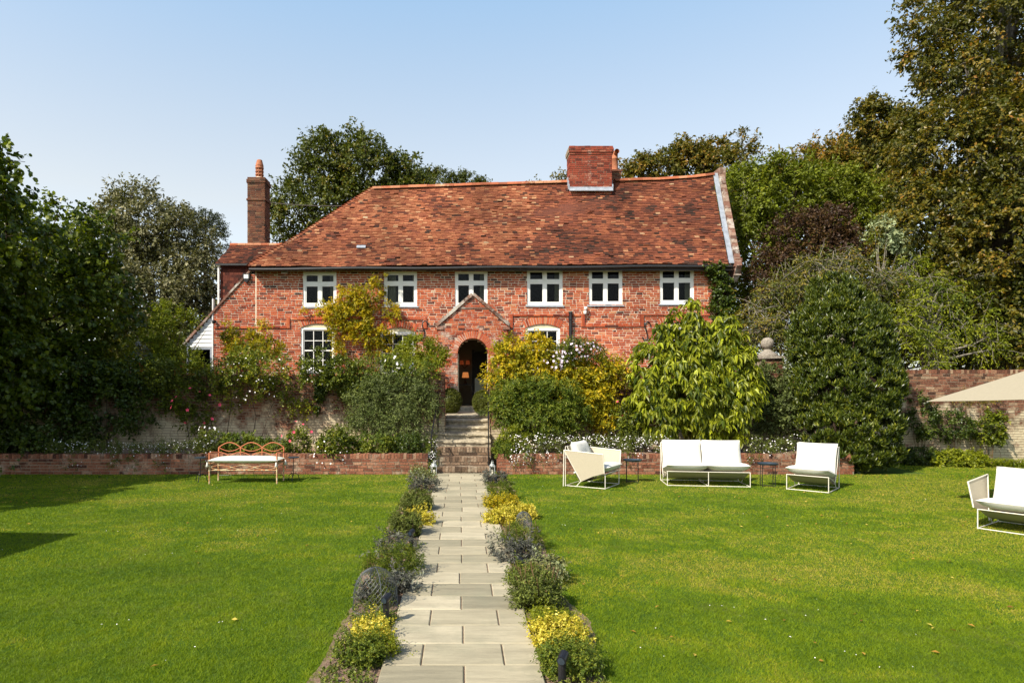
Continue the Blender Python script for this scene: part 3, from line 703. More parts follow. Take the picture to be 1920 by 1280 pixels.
# gable parapet with lead flashing
def along(v): p = roofpt(np.array([ERX+(RRX-ERX)*v]), np.array([v]))[0]; return p
mb = MB(); fl = MB(); n = 26
for k in range(n):
    a, b = along(k/n), along((k+1)/n); u = (b-a)/2; c = (a+b)/2
    up = np.array([0, -.6, .8]); wid = np.array([.095, 0, 0]); 
    mb.obox(c+np.array([.285, 0, 0])+up*(.03+random.random()*.02), wid, u*.96, up*.09, random.random(), 0)
    mb.obox(c+np.array([.285, 0, -.3]), wid*.9, u, up*.3, .4, 0)
    fl.obox(c+np.array([.095, 0, 0])+up*.045, np.array([.085, 0, 0]), u*.995, up*.012)
c = along(0); mb.box(c[0]+.19, c[0]+.44, EY-.05, EY+.45, c[2]-.06, c[2]+.2, .5, 0, .01); mb.box(c[0]+.21, c[0]+.41, EY, EY+.4, c[2]-.35, c[2]-.06, .3, 0, .01)
c = along(1); mb.box(c[0]+.17, c[0]+.4, RY-.2, RY+.3, c[2]-.3, c[2]+.2, .6, 0, .01)
pr = mb.build('gable_parapet', [M_par, M_mortard], house); fl.build('flashing', M_lead, pr)
# main chimney
cy0 = 23.15; cxa, cxb = X(1068.5, cy0), X(1147, cy0); ct = Z(290, cy0); cb = Z(358, cy0)
mb = MB(); brickwork(mb, lambda z: [(cxa, cxb)], cb-.25, ct, cy0, .6, .076, .225, .014)
brickwork(mb, lambda z: [(cy0, cy0+.6)], cb-.25, ct, 0, .02, .076, .225, .014, swap=side(cxb, 1)); brickwork(mb, lambda z: [(cy0, cy0+.6)], cb-.25, ct, 0, .02, .076, .225, .014, swap=side(cxa, -1))
for k, o_ in enumerate((.02, .05, .055, .03)):
    z = ct+k*.076
    brickwork(mb, lambda zz: [(cxa-o_, cxb+o_)], z, z+.076, cy0-o_, .6+2*o_, .076, .225, .012); brickwork(mb, lambda zz: [(cy0-o_, cy0+.6+o_)], z, z+.076, 0, .02, .076, .225, .012, swap=side(cxb+o_, 1))
ch1 = mb.build('chimney', [M_stackR, M_mortard], house)
mb = MB(); mb.box(cxa+.3, cxb-.25, cy0+.1, cy0+.5, ct+.30, ct+.36, .5, 0, .012); mb.build('flaunching', M_mortard, ch1)
mb = MB(); zf_ = Z(356, cy0)
mb.obox(((cxa+cxb)/2, cy0-.06, zf_-.0), ((cxb-cxa)/2+.03, 0, 0), (0, .06, .075), (0, -.01, .008)); mb.box(cxa-.02, cxb+.02, cy0-.03, cy0-.015, zf_, zf_+.1)
for xx in (cxa-.03, cxb+.03):
    for k in range(3): mb.box(xx-.02, xx+.02, cy0-.03+k*.14, cy0+.14+k*.14, zf_+.02+k*.17, zf_+.2+k*.17)
mb.build('flashing', M_lead, ch1)
cy1 = 24.2; xa, xb = X(1146, cy1), X(1165, cy1)
mb = MB(); brickwork(mb, lambda z: [(xa-.3, xb)], 9.2, Z(322, cy1), cy1, .5, .076, .225, .014); mb.box(xa-.3, xb+.03, cy1-.03, cy1+.5, Z(322, cy1), Z(318, cy1), .5, 0)
ch2 = mb.build('chimney', [M_stackL, M_mortard], house)
pcx_ = X(1153, cy1+.2); zb_ = Z(318, cy1); mb = MB()
mb.lathe([(.16, zb_), (.13, zb_+.06), (.125, zb_+.45), (.145, zb_+.47), (.145, zb_+.5), (.12, zb_+.52), (.12, zb_+.72), (.02, zb_+.8)], (pcx_, cy1+.25, 0), 18)
mb.tube([(pcx_, cy1+.25, zb_+.66), (pcx_+.02, cy1+.1, zb_+.68), (pcx_+.03, cy1-.02, zb_+.69)], [.085, .085, .095], 12, cap=False); mb.build('chimney_pot', M_terra, ch2, smooth=True)
# rear wing with tile-hung wall, and tall stack
wy = 23.4
wing = thing('tile_hung_wing', 'small dark tile hung wing with its own red roof behind the left end', 'house wing', (X(440, wy), wy, 1.2))
VV = []; AA = []; x0, x1 = X(404, wy), X(560, wy); ze, zr_ = Z(494, wy), Z(460, wy+1.1); rows = 17
for r in range(rows):
    v0, v1 = r/rows, (r+1.4)/rows
    x = x0-random.random()*.1+.12*v0
    while x < x1:
        a, b = max(x, x0+.2*v0), x+.165; x += .165
        if b-a < .02: continue
        def wp(xx, v): return (xx, wy+1.1*v, ze+(zr_-ze)*v)
        l_ = .022+random.random()*.012; p = np.array([wp(a+.002, v0), wp(b-.002, v0), wp(b-.002, v1), wp(a+.002, v1)]); q = p.copy(); p[:2] += (0, -.6*l_, .8*l_); p[2:] += (0, 0, .004)
        VV.append(np.vstack([p, q])); c = .42+random.gauss(0, .2)-.2*(vnoise(a*2, v0*3, 4) > .55); AA.append(min(1, max(0, c)))
VV = np.array(VV); mb = MB(); mb.add(VV.reshape(-1, 3), (Fq[None]+(np.arange(len(VV))*8)[:, None, None]).reshape(-1, 4), np.repeat(AA, 8))
mb.quad([(x0, wy+2.2, ze), (x0+.1, wy+1.1, zr_), (x1, wy+1.1, zr_), (x1, wy+2.2, ze)], .4)
wr = mb.build('roof', M_tile, wing)
mb = MB()
for x in np.arange(x0+.15, x1, .3): mb.tube([(x, wy+1.1, zr_), (x+.15, wy+1.1, zr_+.005), (x+.29, wy+1.1, zr_)], .085, 8)
mb.build('ridge_tiles', M_ridge, wr)
B = []; A = []; xw0 = X(414, wy+.15)
for r in range(24):
    z = 3.9+r*.105; x = xw0-(.08 if r % 2 else 0)
    while x < -6.9: 
        B.append((max(xw0, x)+.003, x+.162, wy+.15-.03-random.random()*.006, wy+.15, z, z+.115)); A.append(random.random()); x += .165
mb = MB(); mb.boxes(np.array(B), np.array(A), 0, .003); mb.box(xw0, -6.9, wy+.155, wy+2, 1.2, ze+.02, .3); mb.build('wall', M_hung, wing)
MB().box(x0, x1-.9, wy-.05, wy+.02, ze-.075, ze-.01).build('gutter', M_gutter, wing)
MB().tube([(xw0-.04, wy+.05, 3.2), (xw0-.04, wy+.05, 5), (xw0-.04, wy+.05, ze-.1)], .04, 8).build('downpipe', M_white, wing)
sy = 25.0; sxa, sxb = X(464, sy), X(496.5, sy)
stack = thing('tall_chimney', 'tall narrow weathered brick chimney with a louvred clay pot', 'chimney', ((sxa+sxb)/2, sy, 5))
mb = MB(); zt = Z(332, sy)
def stk(z0, z1, o_):
    brickwork(mb, lambda z: [(sxa-o_, sxb+o_)], z0, z1, sy-o_, .66+2*o_, .076, .22, .014); brickwork(mb, lambda z: [(sy-o_, sy+.66+o_)], z0, z1, 0, .02, .076, .22, .014, swap=side(sxb+o_, 1))
stk(6.4, Z(376, sy), .0); stk(Z(376, sy), Z(372.5, sy), .035); stk(Z(372.5, sy), Z(343, sy), .0); stk(Z(343, sy), Z(336, sy), .03); stk(Z(336, sy), zt, .0)
mb.build('brickwork', [M_stackL, M_mortard], stack)
pc = ((sxa+sxb)/2+.03, sy+.33, 0); mb = MB(); mb.lathe([(.24, zt), (.17, zt+.07), (.15, zt+.07)], pc, 16, .5); mb.build('flaunching', M_mortar, stack)
mb = MB(); z = zt+.05; prof = [(.15, z)]
for k in range(3): prof += [(.14, z+.04+k*.13), (.115, z+.06+k*.13), (.115, z+.12+k*.13), (.165, z+.125+k*.13), (.165, z+.145+k*.13)]
prof += [(.15, z+.47), (.16, z+.49), (.10, z+.72), (.08, z+.73), (.06, z+.70)]
mb.lathe(prof, pc, 16)
for k in range(8):
    a = k*pi/4; mb.box(pc[0]+cos(a)*.14-.012, pc[0]+cos(a)*.14+.012, pc[1]+sin(a)*.14-.012, pc[1]+sin(a)*.14+.012, z+.02, z+.48)
mb.build('chimney_pot', M_terra, stack)
mb = MB(); a = np.array((sxb+.02, sy+.2, Z(376.5, sy))); b = np.array((X(655, 23.9), 23.9, Z(386, 23.9)))
mb.tube([a+(b-a)*k-np.array((0, 0, .06*sin(pi*k))) for k in np.linspace(0, 1, 8)], .016, 6); mb.build('stay_rod', M_dark, stack)
# lean-to: verge boards, weatherboarding, window
mb = MB(); a = np.array([hx(472), HY+.15, hz(508)]); b = np.array([hx(346), HY+.15, hz(647)]); n = 10; d = (b-a)/n; u = d/np.linalg.norm(d); nn = np.array([u[2], 0, -u[0]]); nn *= np.sign(nn[2])
for i in range(n): mb.obox(a+d*(i+.5)+nn*.04, u*np.linalg.norm(d)*.495, (0, .2, 0), nn*(.03+.006*random.random()), .2+random.random()*.5)
mb.quad([tuple(a+nn*.05+np.array((0, .1, 0))), tuple(b+nn*.05+np.array((0, .1, 0))), (b[0], 26, b[2]), (a[0], 26, a[2])], .3)
mb.build('verge', M_par, house)
B = []; z = hz(650)
while z < hz(560):
    xl = max(cat_x(z+.1), hx(300)); 
    if xl < hx(398): B.append((xl, hx(399), HY+.05, HY+.09, z, z+.145))
    z += .135
mb = MB(); mb.boxes(np.array(B), np.full(len(B), .5))
V0 = mb.V[0].reshape(-1, 8, 3); V0[:, [0, 1], 1] -= .02; 
mb.box(hx(398), hx(400), HY-.02, HY+.1, hz(700), hz(560)); mb.build('weatherboarding', M_board, house)
mb = MB(); mb.box(hx(394), hx(398)-.004, HY+.0, HY+.1, hz(700), hz(651)); mb.box(hx(350), hx(394), HY+.0, HY+.1, hz(655), hz(651)); mb.box(hx(350), hx(353), HY+.0, HY+.1, hz(700), hz(655))
wn = mb.build('window', M_lead, house); MB().box(hx(353), hx(394), HY+.05, HY+.06, hz(700), hz(655)).build('pane', M_glass, wn)
MB().box(hx(353), hx(396), HY+.5, HY+.6, 1.2, 3.6).build('room', M_inner, house)
# iron S-shaped wall anchors
for (cx, cy, sc, fl_) in ((796, 617, 1., 1), (1213, 620, 1.1, 1), (952, 632, .7, 1)):
    P = []
    for t_ in np.linspace(0, 1, 25):
        a = -pi*.15+t_*pi*1.15
        if t_ <= .5:
            k = t_/.5; a = radians(-20)+radians(230)*k; P.append((.085*cos(a)+.01, .12+.085*sin(a)))
        else:
            k = (t_-.5)/.5; a = radians(30)-radians(200)*k; P.append((.075*cos(a)-.07+.0, -.13+.09*sin(a)))
    P = np.array(P); Pw = [(hx(cx)+p_[0]*sc, HY-.04, hz(cy)+p_[1]*sc*1.3) for p_ in P]
    MB().tube(Pw, .019, 6).build('wall_anchor', M_black, house)
mb = MB(); mb.tube([(hx(1069), HY-.08, hz(586)), (hx(1069), HY-.08, 2.9), (hx(1069), HY-.08, 2.)], .055, 10); [mb.tube([(hx(1069), HY-.08, z), (hx(1069), HY-.08, z+.06)], .07, 10) for z in (hz(600), hz(588))]
mb.build('downpipe', M_black, house, smooth=False)
mb = MB(); mb.tube([(hx(1362), HY-.08, 6.0), (hx(1362), HY-.08, 4), (hx(1362), HY-.08, 2.)], .045, 8); mb.build('downpipe', M_black, house)
mb = MB(); mb.tube([(X(682, 21.9), 21.7, Z(463, 21.9)), (X(684, 21.9), 21.6, Z(467, 21.9))], .02, 6); a = roofpt(np.array([-3.38]), np.array([.22]))[0]
mb.obox(a+np.array((0, -.03, .05)), (.15, 0, 0), (0, .04, .05), (0, -.01, .01)); mb.build('lead_patch', M_lead, roof)
# small fittings on the facade
t = thing('alarm_box', 'small black and white alarm box high on the left brick gable', 'alarm box', (hx(463), HY-.02, hz(521)))
mb = MB(); x, z = hx(463), hz(521); mb.prism([(x-.12, z-.02), (x-.03, z-.16), (x+.03, z-.16), (x+.12, z-.02), (x+.12, z+.13), (x-.12, z+.13)], HY-.08, HY-.005); mb.build('housing', M_black, t)
MB().box(x-.075, x+.075, HY-.09, HY-.082, z-.03, z+.1).build('cover', M_white, t)
t = thing('floodlight', 'small grey floodlight tucked under the eaves', 'light', (hx(535), HY-.05, hz(513)))
mb = MB(); x, z = hx(536), hz(512); mb.obox((x, HY-.14, z), (.1, 0, 0), (0, .06, -.015), (0, .01, .045)); mb.build('housing', M_galv, t); MB().tube([(x, HY-.1, z), (x, HY, z+.02)], .015, 6).build('bracket', M_galv, t)
for (a, b, lb, mt, g_) in ((403, 604, 'small black dome security camera beside the white weatherboarding', M_black, None), (1097, 579, 'white security camera on the facade, the upper of a close pair', M_white, 'white cameras on the facade'), (1096, 587, 'white security camera on the facade, the lower of a close pair', M_white, 'white cameras on the facade')):
    x, z = hx(a), hz(b); t = thing('security_camera', lb, 'camera', (x, HY-.05, z), 0, g_)
    MB().lathe([(.001, -.06), (.05, -.05), (.055, .03), (.04, .06), (.001, .062)], (x, HY-.11, z), 12).build('dome', mt, t, smooth=True); MB().box(x-.03, x+.03, HY-.08, HY, z+.02, z+.06).build('bracket', mt, t)
# hall furnishings
x, y, z = PCX-.22, HY+2.4, 1.45
t = thing('console_table', 'dark console table inside the arched doorway', 'table', (x, y, z)); MB().box(x-.35, x+.3, y-.2, y+.2, z+.72, z+.76).build('table_top', M_dark, t)
for a, b in ((-.3, -.15), (.25, -.15), (-.3, .15), (.25, .15)): MB().box(x+a-.02, x+a+.02, y+b-.02, y+b+.02, z, z+.72).build('leg', M_dark, t)
t = thing('table_lamp', 'glowing orange table lamp inside the dark hallway', 'lamp', (x, y, z+.76)); zz = z+.76
MB().lathe([(.001, zz), (.09, zz), (.07, zz+.03), (.025, zz+.08), (.04, zz+.16), (.02, zz+.26), (.001, zz+.27)], (x, y, 0), 14).build('lamp_base', M_dark, t, smooth=True)
MB().lathe([(.13, zz+.24), (.10, zz+.44)], (x, y, 0), 20).build('lamp_shade', M_shade, t, smooth=True)
M_dim = M_shade.copy(); M_dim.node_tree.nodes['Principled BSDF'].inputs['Emission Strength'].default_value = .07
M_dim.node_tree.nodes['Principled BSDF'].inputs['Emission Color'].default_value = (1, .16, .04, 1)
t = thing('wall_sconce', 'dim twin shaded wall light high inside the hallway', 'wall light', (x, HY+3.9, 3.0))
for dx in (-.14, .1): MB().lathe([(.09, 3.0), (.06, 3.16)], (x+dx, HY+3.85, 0), 14).build('lamp_shade', M_dim, t)
MB().tube([(x-.14, HY+3.85, 2.98), (x-.02, HY+3.86, 2.85), (x+.1, HY+3.85, 2.98)], .012, 6).build('arm', M_black, t)
t = thing('hall_chair', 'pale upholstered chair in the dark hallway', 'chair', (PCX+.3, HY+1.9, 1.45)); x, y, z = PCX+.3, HY+1.9, 1.45
MB().box(x-.18, x+.22, y+.2, y+.28, z+.4, z+.98, .5, 0, .01).build('backrest', M_cushion, t); MB().box(x-.2, x+.22, y-.2, y+.2, z+.38, z+.46, .5, 0, .01).build('seat', M_cushion, t)
for a, b in ((-.18, -.18), (.2, -.18), (-.18, .18), (.2, .18)): MB().box(x+a-.02, x+a+.02, y+b-.02, y+b+.02, z, z+.38).build('leg', M_dark, t)
# outbuilding far left
D = 30; t = thing('outbuilding', 'low outbuilding with grey roof and white window glimpsed through trees', 'building', (X(225, D), D, 1.2))
mb = MB(); mb.box(X(120, D), X(330, D), D, D+4, 1.2, Z(675, D), .6); mb.build('wall', M_brick, t)
mb = MB(); mb.quad([(X(100, D), D-.3, Z(672, D)), (X(335, D), D-.3, Z(672, D)), (X(320, D), D+2.4, Z(630, D)), (X(110, D), D+2.4, Z(630, D))]); mb.quad([(X(100, D), D-.3, Z(674, D)), (X(335, D), D-.3, Z(674, D)), (X(335, D), D+2.4, Z(674, D)), (X(100, D), D+2.4, Z(674, D))]); mb.build('roof', M_slate, t)
mb = MB(); x0, x1, z0, z1 = X(218, D), X(248, D), Z(702, D), Z(680, D)
for a in ((x0, x0+.07, z0, z1), (x1-.07, x1, z0, z1), (x0+.07, x1-.07, z1-.07, z1), ((x0+x1)/2-.03, (x0+x1)/2+.03, z0, z1-.07)): mb.box(a[0], a[1], D-.05, D+.02, a[2], a[3])
wn = mb.build('window', M_white, t); MB().box(x0+.07, x1-.07, D-.015, D-.01, z0, z1-.07).build('pane', M_glass, wn)
# ------------------------------------------------------------------ garden furniture
def pillow(w_, d, t, n=16, seed=0, pinch=.05):
    """soft cushion in local coordinates, seam all round, puckered edge"""
    u = np.linspace(-1, 1, n+1); U, V = np.meshgrid(u, u, indexing='ij')
    prof = ((1-np.abs(U)**4)**.55)*((1-np.abs(V)**4)**.55)
    wr = (vnoise(U*5+seed*7, V*5, seed)-.5)*.10+(vnoise(U*14, V*14+seed, seed+1)-.5)*.07*(np.maximum(np.abs(U), np.abs(V))**3)
    k = 1-pinch*(1-np.abs(U*V))*np.maximum(np.abs(U), np.abs(V))**2
    Xx = U*w_/2*(1-pinch*(1-V**2)*0-pinch*.5*(1-np.abs(V)**2)*np.abs(U)**3); Yy = V*d/2*(1-pinch*.5*(1-np.abs(U)**2)*np.abs(V)**3)
    Zt = t/2*(prof+wr*prof**.5); Zb = -t/2*(prof+wr*prof**.5*.5)
    m_ = n+1; top = np.stack([Xx, Yy, Zt], -1).reshape(-1, 3); bot = np.stack([Xx, Yy, Zb], -1).reshape(-1, 3)
    q = [[i*m_+j, (i+1)*m_+j, (i+1)*m_+j+1, i*m_+j+1] for i in range(n) for j in range(n)]
    q2 = [[a+m_*m_, d_+m_*m_, c+m_*m_, b+m_*m_] for a, b, c, d_ in q]
    return np.vstack([top, bot]), np.array(q+q2)
def place(V, o, ax, ay, az): return np.asarray(o)+V[:, :1]*np.asarray(ax)+V[:, 1:2]*np.asarray(ay)+V[:, 2:]*np.asarray(az)
def sofa(name, label, cat, fc, fwd, wid, seats, arms, group=None, hgt=.8, dep=.85, zs=1.):
    """fc: middle of the front rail on the ground; fwd: the way it faces. local frame x across, y backwards, z up"""
    fwd = np.array([*fwd, 0.]); fwd /= np.linalg.norm(fwd); rz = atan2(fwd[1], fwd[0])+pi/2
    t = thing(name, label, cat, (fc[0], fc[1], 0), rz, group)
    hw = wid/2; r_ = .0085; sh = .30; y1 = dep
    mb = MB()
    def rod(*P): mb.tube(P, r_, 6)
    fr_top = sh+(.37 if arms else 0)
    for sx_ in (-1, 1):
        x = sx_*hw
        rod((x, 0, 0), (x, 0, sh/2), (x, 0, sh)); rod((x, 0, .012), (x, y1/2, .012), (x, y1, .012)); rod((x, y1, 0), (x, y1, .4), (x, y1, hgt-.03))
        rod((x, y1-.04, hgt-.02), (x, (y1+.52)/2, .46), (x, .50, .12)); rod((x, 0, sh), (x, .25, .24), (x, .52, .14)); rod((x, .5, .14), (x, .56, .07), (x, .62, 0))
    rod((-hw, 0, .012), (0, 0, .012), (hw, 0, .012)); rod((-hw, 0, sh), (0, 0, sh), (hw, 0, sh)); rod((-hw, y1, hgt-.03), (0, y1, hgt-.03), (hw, y1, hgt-.03)); rod((-hw, y1, .012), (0, y1, .012), (hw, y1, .012))
    if seats == 2: rod((0, 0, 0), (0, 0, sh/2), (0, 0, sh)); rod((0, 0, .012), (0, y1/2, .012), (0, y1, .012)); rod((0, y1, .012), (0, y1, hgt-.03)); rod((0, .45, .05), (0, .7, .05))
    mb.build('frame', M_frame, t, world=False, smooth=True)
    # sling: seat and back canvas
    prof = [(0, sh+.004), (.12, sh-.05), (.3, sh-.13), (.46, .12), (.54, .11), (.60, .2), (.70, .42), (y1-.03, hgt-.03)]
    mb = MB(); P = [(x, y_, z-.012*(1 if abs(x) < hw*.9 else 0)) for y_, z in prof for x in np.linspace(-hw+.01, hw-.01, 9)]
    q = [[i*9+j, i*9+j+1, (i+1)*9+j+1, (i+1)*9+j] for i in range(len(prof)-1) for j in range(8)]
    mb.add(P, q); P2 = [(x, y_-.004, z-.006) for x, y_, z in P]; mb.add(P2, [a[::-1] for a in q]); mb.build('sling', M_sling, t, world=False, smooth=True)
    cw = wid/seats
    for k in range(seats):
        cx = -hw+cw*(k+.5)
        V, q = pillow(cw*1.03, .80, .19, seed=k+1); a = radians(-12)
        MB().add(place(V, (cx, .31, sh+.055), (1, 0, 0), (0, cos(a), sin(a)), (0, -sin(a), cos(a))), q).build('seat_cushion', M_fabric, t, world=False, smooth=True)
        V, q = pillow(cw*(1.0 if not arms else .98), .62, .2, seed=k+5); a = radians(70)
        MB().add(place(V, (cx, .64, sh+.31), (1, 0, 0), (0, cos(a), sin(a)), (0, -sin(a), cos(a))), q).build('back_cushion', M_fabric, t, world=False, smooth=True)
    t.scale = (1, 1, zs)
    if arms:
        for sx_ in (-1, 1):
            x = sx_*(hw+.015); mb = MB(); zt = .70
            A_ = [(x+sx_*.17*(z_-.12), y_, z_) for y_, z_ in ((0, sh+.02), (0, zt), (y1-.02, zt+.05), (.5, .12), (.25, .24))]
            for dx in (0, .006): mb.add([(p_[0]+sx_*dx, p_[1], p_[2]) for p_ in A_], [[0, 1, 2], [0, 2, 4], [4, 2, 3]])
            mb.build('arm_panel', M_sling, t, world=False)
            mb = MB(); mb.tube([A_[0], A_[1]], .011, 6); mb.tube([A_[1], A_[2]], .011, 6); mb.tube([A_[2], A_[3]], .011, 6); mb.tube([(x+sx_*.09, y1, 0), A_[2]], .011, 6); mb.build('arm_frame', M_frame, t, world=False, smooth=True)
    return t
D_ = GD(912); sofa('garden_sofa', 'white two seat garden sofa without arms, two square cushions side by side', 'sofa', (X(1328.5, D_), D_), (-.14, -.99), 1.62, 2, False, hgt=.86)
sofa('lounge_chair', 'armless white lounge chair angled in front of the tall laurel', 'armchair', (6.74, 12.47), (-.67, -.74), .74, 1, False, hgt=.86)
sofa('lounge_chair', 'white canvas sided armchair turned sideways, nearest the steps', 'armchair', (3.08, 13.06), (.84, -.54), .82, 1, True, hgt=.84)
sofa('garden_sofa', 'white garden sofa with a grey canvas arm under the cream parasol', 'sofa', (7.81, 8.365), (-.82, -.57), 1.72, 2, True, zs=.93, hgt=.86)
def tray_table(label, x, y, h, r_=.205):
    t = thing('tray_table', label, 'side table', (x, y, 0), 0, 'round black tray tables between the sofas')
    MB().lathe([(.001, h-.03), (r_-.02, h-.03), (r_, h), (r_-.006, h), (r_-.025, h-.022), (.001, h-.022)], n=32).build('tray', M_tray, t, world=False, smooth=False)
    for k in range(4):
        a = k*pi/2+.5; c, s_ = cos(a)*(r_-.035), sin(a)*(r_-.035); MB().tube([(c, s_, h-.03), (c, s_, h/2), (c, s_, 0)], .008, 6).build('leg', M_black, t, world=False)
    mb = MB(); P = [(cos(k*pi/2+.5)*(r_-.035), sin(k*pi/2+.5)*(r_-.035), .02) for k in range(4)]
    mb.tube([P[0], P[2]], .006, 6); mb.tube([P[1], P[3]], .006, 6); mb.build('stretcher', M_black, t, world=False)
M_tray = simple('blue_black_enamel', (.03, .045, .06), .35, .1, .5, 5, .2)
tray_table('black tray table between the sideways armchair and the armless sofa', 3.66, 13.7, .49)
tray_table('black tray table between the armless sofa and the angled lounge chair', 6.27, 13.1, .48)
def pedestal(label, x, y, h):
    t = thing('pedestal_table', label, 'side table', (x, y, 0), 0, 'small iron pedestal tables beside the bench')
    MB().lathe([(.001, h-.02), (.12, h-.02), (.13, h-.008), (.12, h), (.001, h)], n=24).build('table_top', M_tray, t, world=False)
    MB().tube([(0, 0, .1), (0, 0, h/2), (0, 0, h-.02)], .009, 8).build('stem', M_black, t, world=False)
    for k in range(3):
        a = k*2*pi/3+.6; P = [(0, 0, .15), (cos(a)*.05, sin(a)*.05, .165), (cos(a)*.11, sin(a)*.11, .12), (cos(a)*.14, sin(a)*.14, 0)]; MB().tube(P, .008, 6).build('foot', M_black, t, world=False)
pedestal('small round iron table in the shade, on the lawn beside the bench', X(376, 13.8), 13.8, .53)
pedestal('small round iron table in sunlight, where the bench shadow falls', X(550, 13.95), 13.95, .52)
# bench
b = thing('garden_bench', 'rusty orange wrought iron bench with looped back and pale seat cushion', 'bench', (-4.585, 13.45, 0))
bw, bd, bh, sh = .71, .50, .725, .43
mb = MB()
def arc(x0, x1, z0, h, y, n=13, r_=.0085):
    P = [(x0+(x1-x0)*k, y, z0+h*sin(pi*k)) for k in np.linspace(0, 1, n)]; mb.tube(P, r_, 6)
px4 = np.linspace(-bw, bw, 4); yb = bd
for x in px4: mb.tube([(x, yb, sh), (x, yb+.02, .6), (x, yb+.03, bh)], .015 if x in (px4[0], px4[-1]) else .012, 6)
for i in range(3):
    a, c = px4[i], px4[i+1]; arc(a, c, bh, .105, yb+.03, r_=.011); arc(a, c, bh-.005, -.08, yb+.03); arc((a+c)/2-.475*0-(c-a)*.0, c+(c-a)*.5 if i < 2 else c, sh+.03, .15, yb+.01) if False else None
for i in range(-1, 3):   # interlaced lower arches
    a = px4[0]+(px4[1]-px4[0])*(i+.25); c = a+(px4[1]-px4[0])*1.5
    P = [(a+(c-a)*k, yb+.01, sh+.02+.17*sin(pi*k)) for k in np.linspace(0, 1, 17)]; P = [p_ for p_ in P if -bw <= p_[0] <= bw]
    if len(P) > 2: mb.tube(P, .0085, 6)
for a, c in ((-bw, bw),): mb.tube([(a, yb, sh), (0, yb, sh), (c, yb, sh)], .010, 6)
mb.build('backrest', M_rust, b, world=False, smooth=True)
mb = MB()
for y_ in np.linspace(0, bd, 8): mb.tube([(-bw, y_, sh), (0, y_, sh), (bw, y_, sh)], .008, 6)
for x in (-bw, 0, bw): mb.tube([(x, 0, sh-.012), (x, bd/2, sh-.012), (x, bd, sh-.012)], .009, 6)
mb.build('seat', M_rust, b, world=False, smooth=True)
mb = MB(); mb.tube([(-bw, 0, sh-.14), (0, 0, sh-.14), (bw, 0, sh-.14)], .010, 6)
for i in range(3): arc(px4[i], px4[i+1], sh-.08, .045, 0, r_=.007); arc(px4[i], px4[i+1], sh-.08, -.05, 0, r_=.007)
mb.build('apron', M_rust, b, world=False, smooth=True)
for x, y_, h in ((-bw, 0, .66), (bw, 0, .66), (-bw, bd, sh), (bw, bd, sh)):
    MB().tube([(x, y_, 0), (x, y_, h/2), (x, y_, h)], .017, 8).build('leg', M_rust, b, world=False, smooth=True)
for x in (-bw, bw):
    MB().tube([(x, 0, .64), (x, .12, .66), (x, .3, .645), (x, bd, .62)], .012, 6).build('armrest', M_rust, b, world=False, smooth=True)
mb = MB(); mb.tube([(-bw, bd, .12), (0, bd, .11), (bw, bd, .12)], .008, 6); mb.build('stretcher', M_black, b, world=False)
V, q = pillow(bw*2+.06, bd+.08, .13, n=22, seed=3, pinch=.02); cu = MB().add(place(V, (0, bd/2-.02, sh+.065), (1, 0, 0), (0, 1, 0), (0, 0, 1)), q).build('cushion', M_cushion, b, world=False, smooth=True)
for x, y_ in ((-bw-.03, -.04), (bw-.0, -.06), (bw+.07, bd-.1)):
    MB().lathe([(.001, .10), (.014, .09), (.02, .05), (.034, .0), (.001, -.005)], (x, y_, sh-.065), 10).build('tassel', M_fabric, cu, world=False, smooth=True)
# parasols
def parasol(label, P0, P1, P2, P3_, pk):
    P0, P1, P2, P3_, pk = [np.array(q, float) for q in (P0, P1, P2, P3_, pk)]
    t = thing('parasol', label, 'parasol', (pk[0], pk[1], 0), 0)
    mb = MB(); K = 10
    for A_, B_ in ((P0, P1), (P1, P2), (P2, P3_), (P3_, P0)):
        V = []; ids = {}
        for i in range(K+1):
            for j in range(i+1):
                k = i/K; f_ = j/max(1, i); e = A_+(B_-A_)*f_
                p_ = pk+(e-pk)*k+np.array([0, 0, -.05*sin(pi*f_)*k*k-.024*sin(pi*k)]); ids[i, j] = len(V); V.append(p_)
        T3 = []
        for i in range(K):
            for j in range(i+1):
                T3.append([ids[i, j], ids[i+1, j], ids[i+1, j+1]])
                if j < i: T3.append([ids[i, j], ids[i+1, j+1], ids[i, j+1]])
        mb.add(V, T3); mb.add(np.array(V)-np.array([0, 0, .004]), [a_[::-1] for a_ in T3])
        mb.tube([A_+(B_-A_)*f_+np.array([0, 0, -.05*sin(pi*f_)]) for f_ in np.linspace(0, 1, 9)], .006, 5)
    mb.build('canopy', M_canopy, t)
    for e in (P0, P1, P2, P3_): MB().tube([pk-(0, 0, .03), pk+(e-pk)*.5-(0, 0, .04), e-(0, 0, .015)], .008, 5).build('rib', M_galv, t)
    MB().tube([(pk[0], pk[1], 0), (pk[0], pk[1], 1.3), (pk[0], pk[1], pk[2]+.05)], .022, 10).build('pole', M_galv, t, smooth=True)
    MB().lathe([(.001, 0), (.28, 0), (.28, .05), (.05, .09), (.035, .3), (.001, .3)], (pk[0], pk[1], 0), 24).build('base', M_black, t)
parasol('cream canvas parasol with a pointed corner, sheltering the sofa', (7.64, 10.5, 1.784), (9.76, 7.66, 2.036), (13.96, 10.25, 2.26), (11.86, 13.1, 2.01), (10.8, 10.4, 2.84))
parasol('parasol just outside the picture whose pointed shadow falls on the shaded side lawn', (-6.84, 7.32, 2.0), (-9.7, 7.5, 2.1), (-9.9, 4.5, 2.1), (-7.1, 4.5, 2.05), (-8.4, 6.0, 2.75))
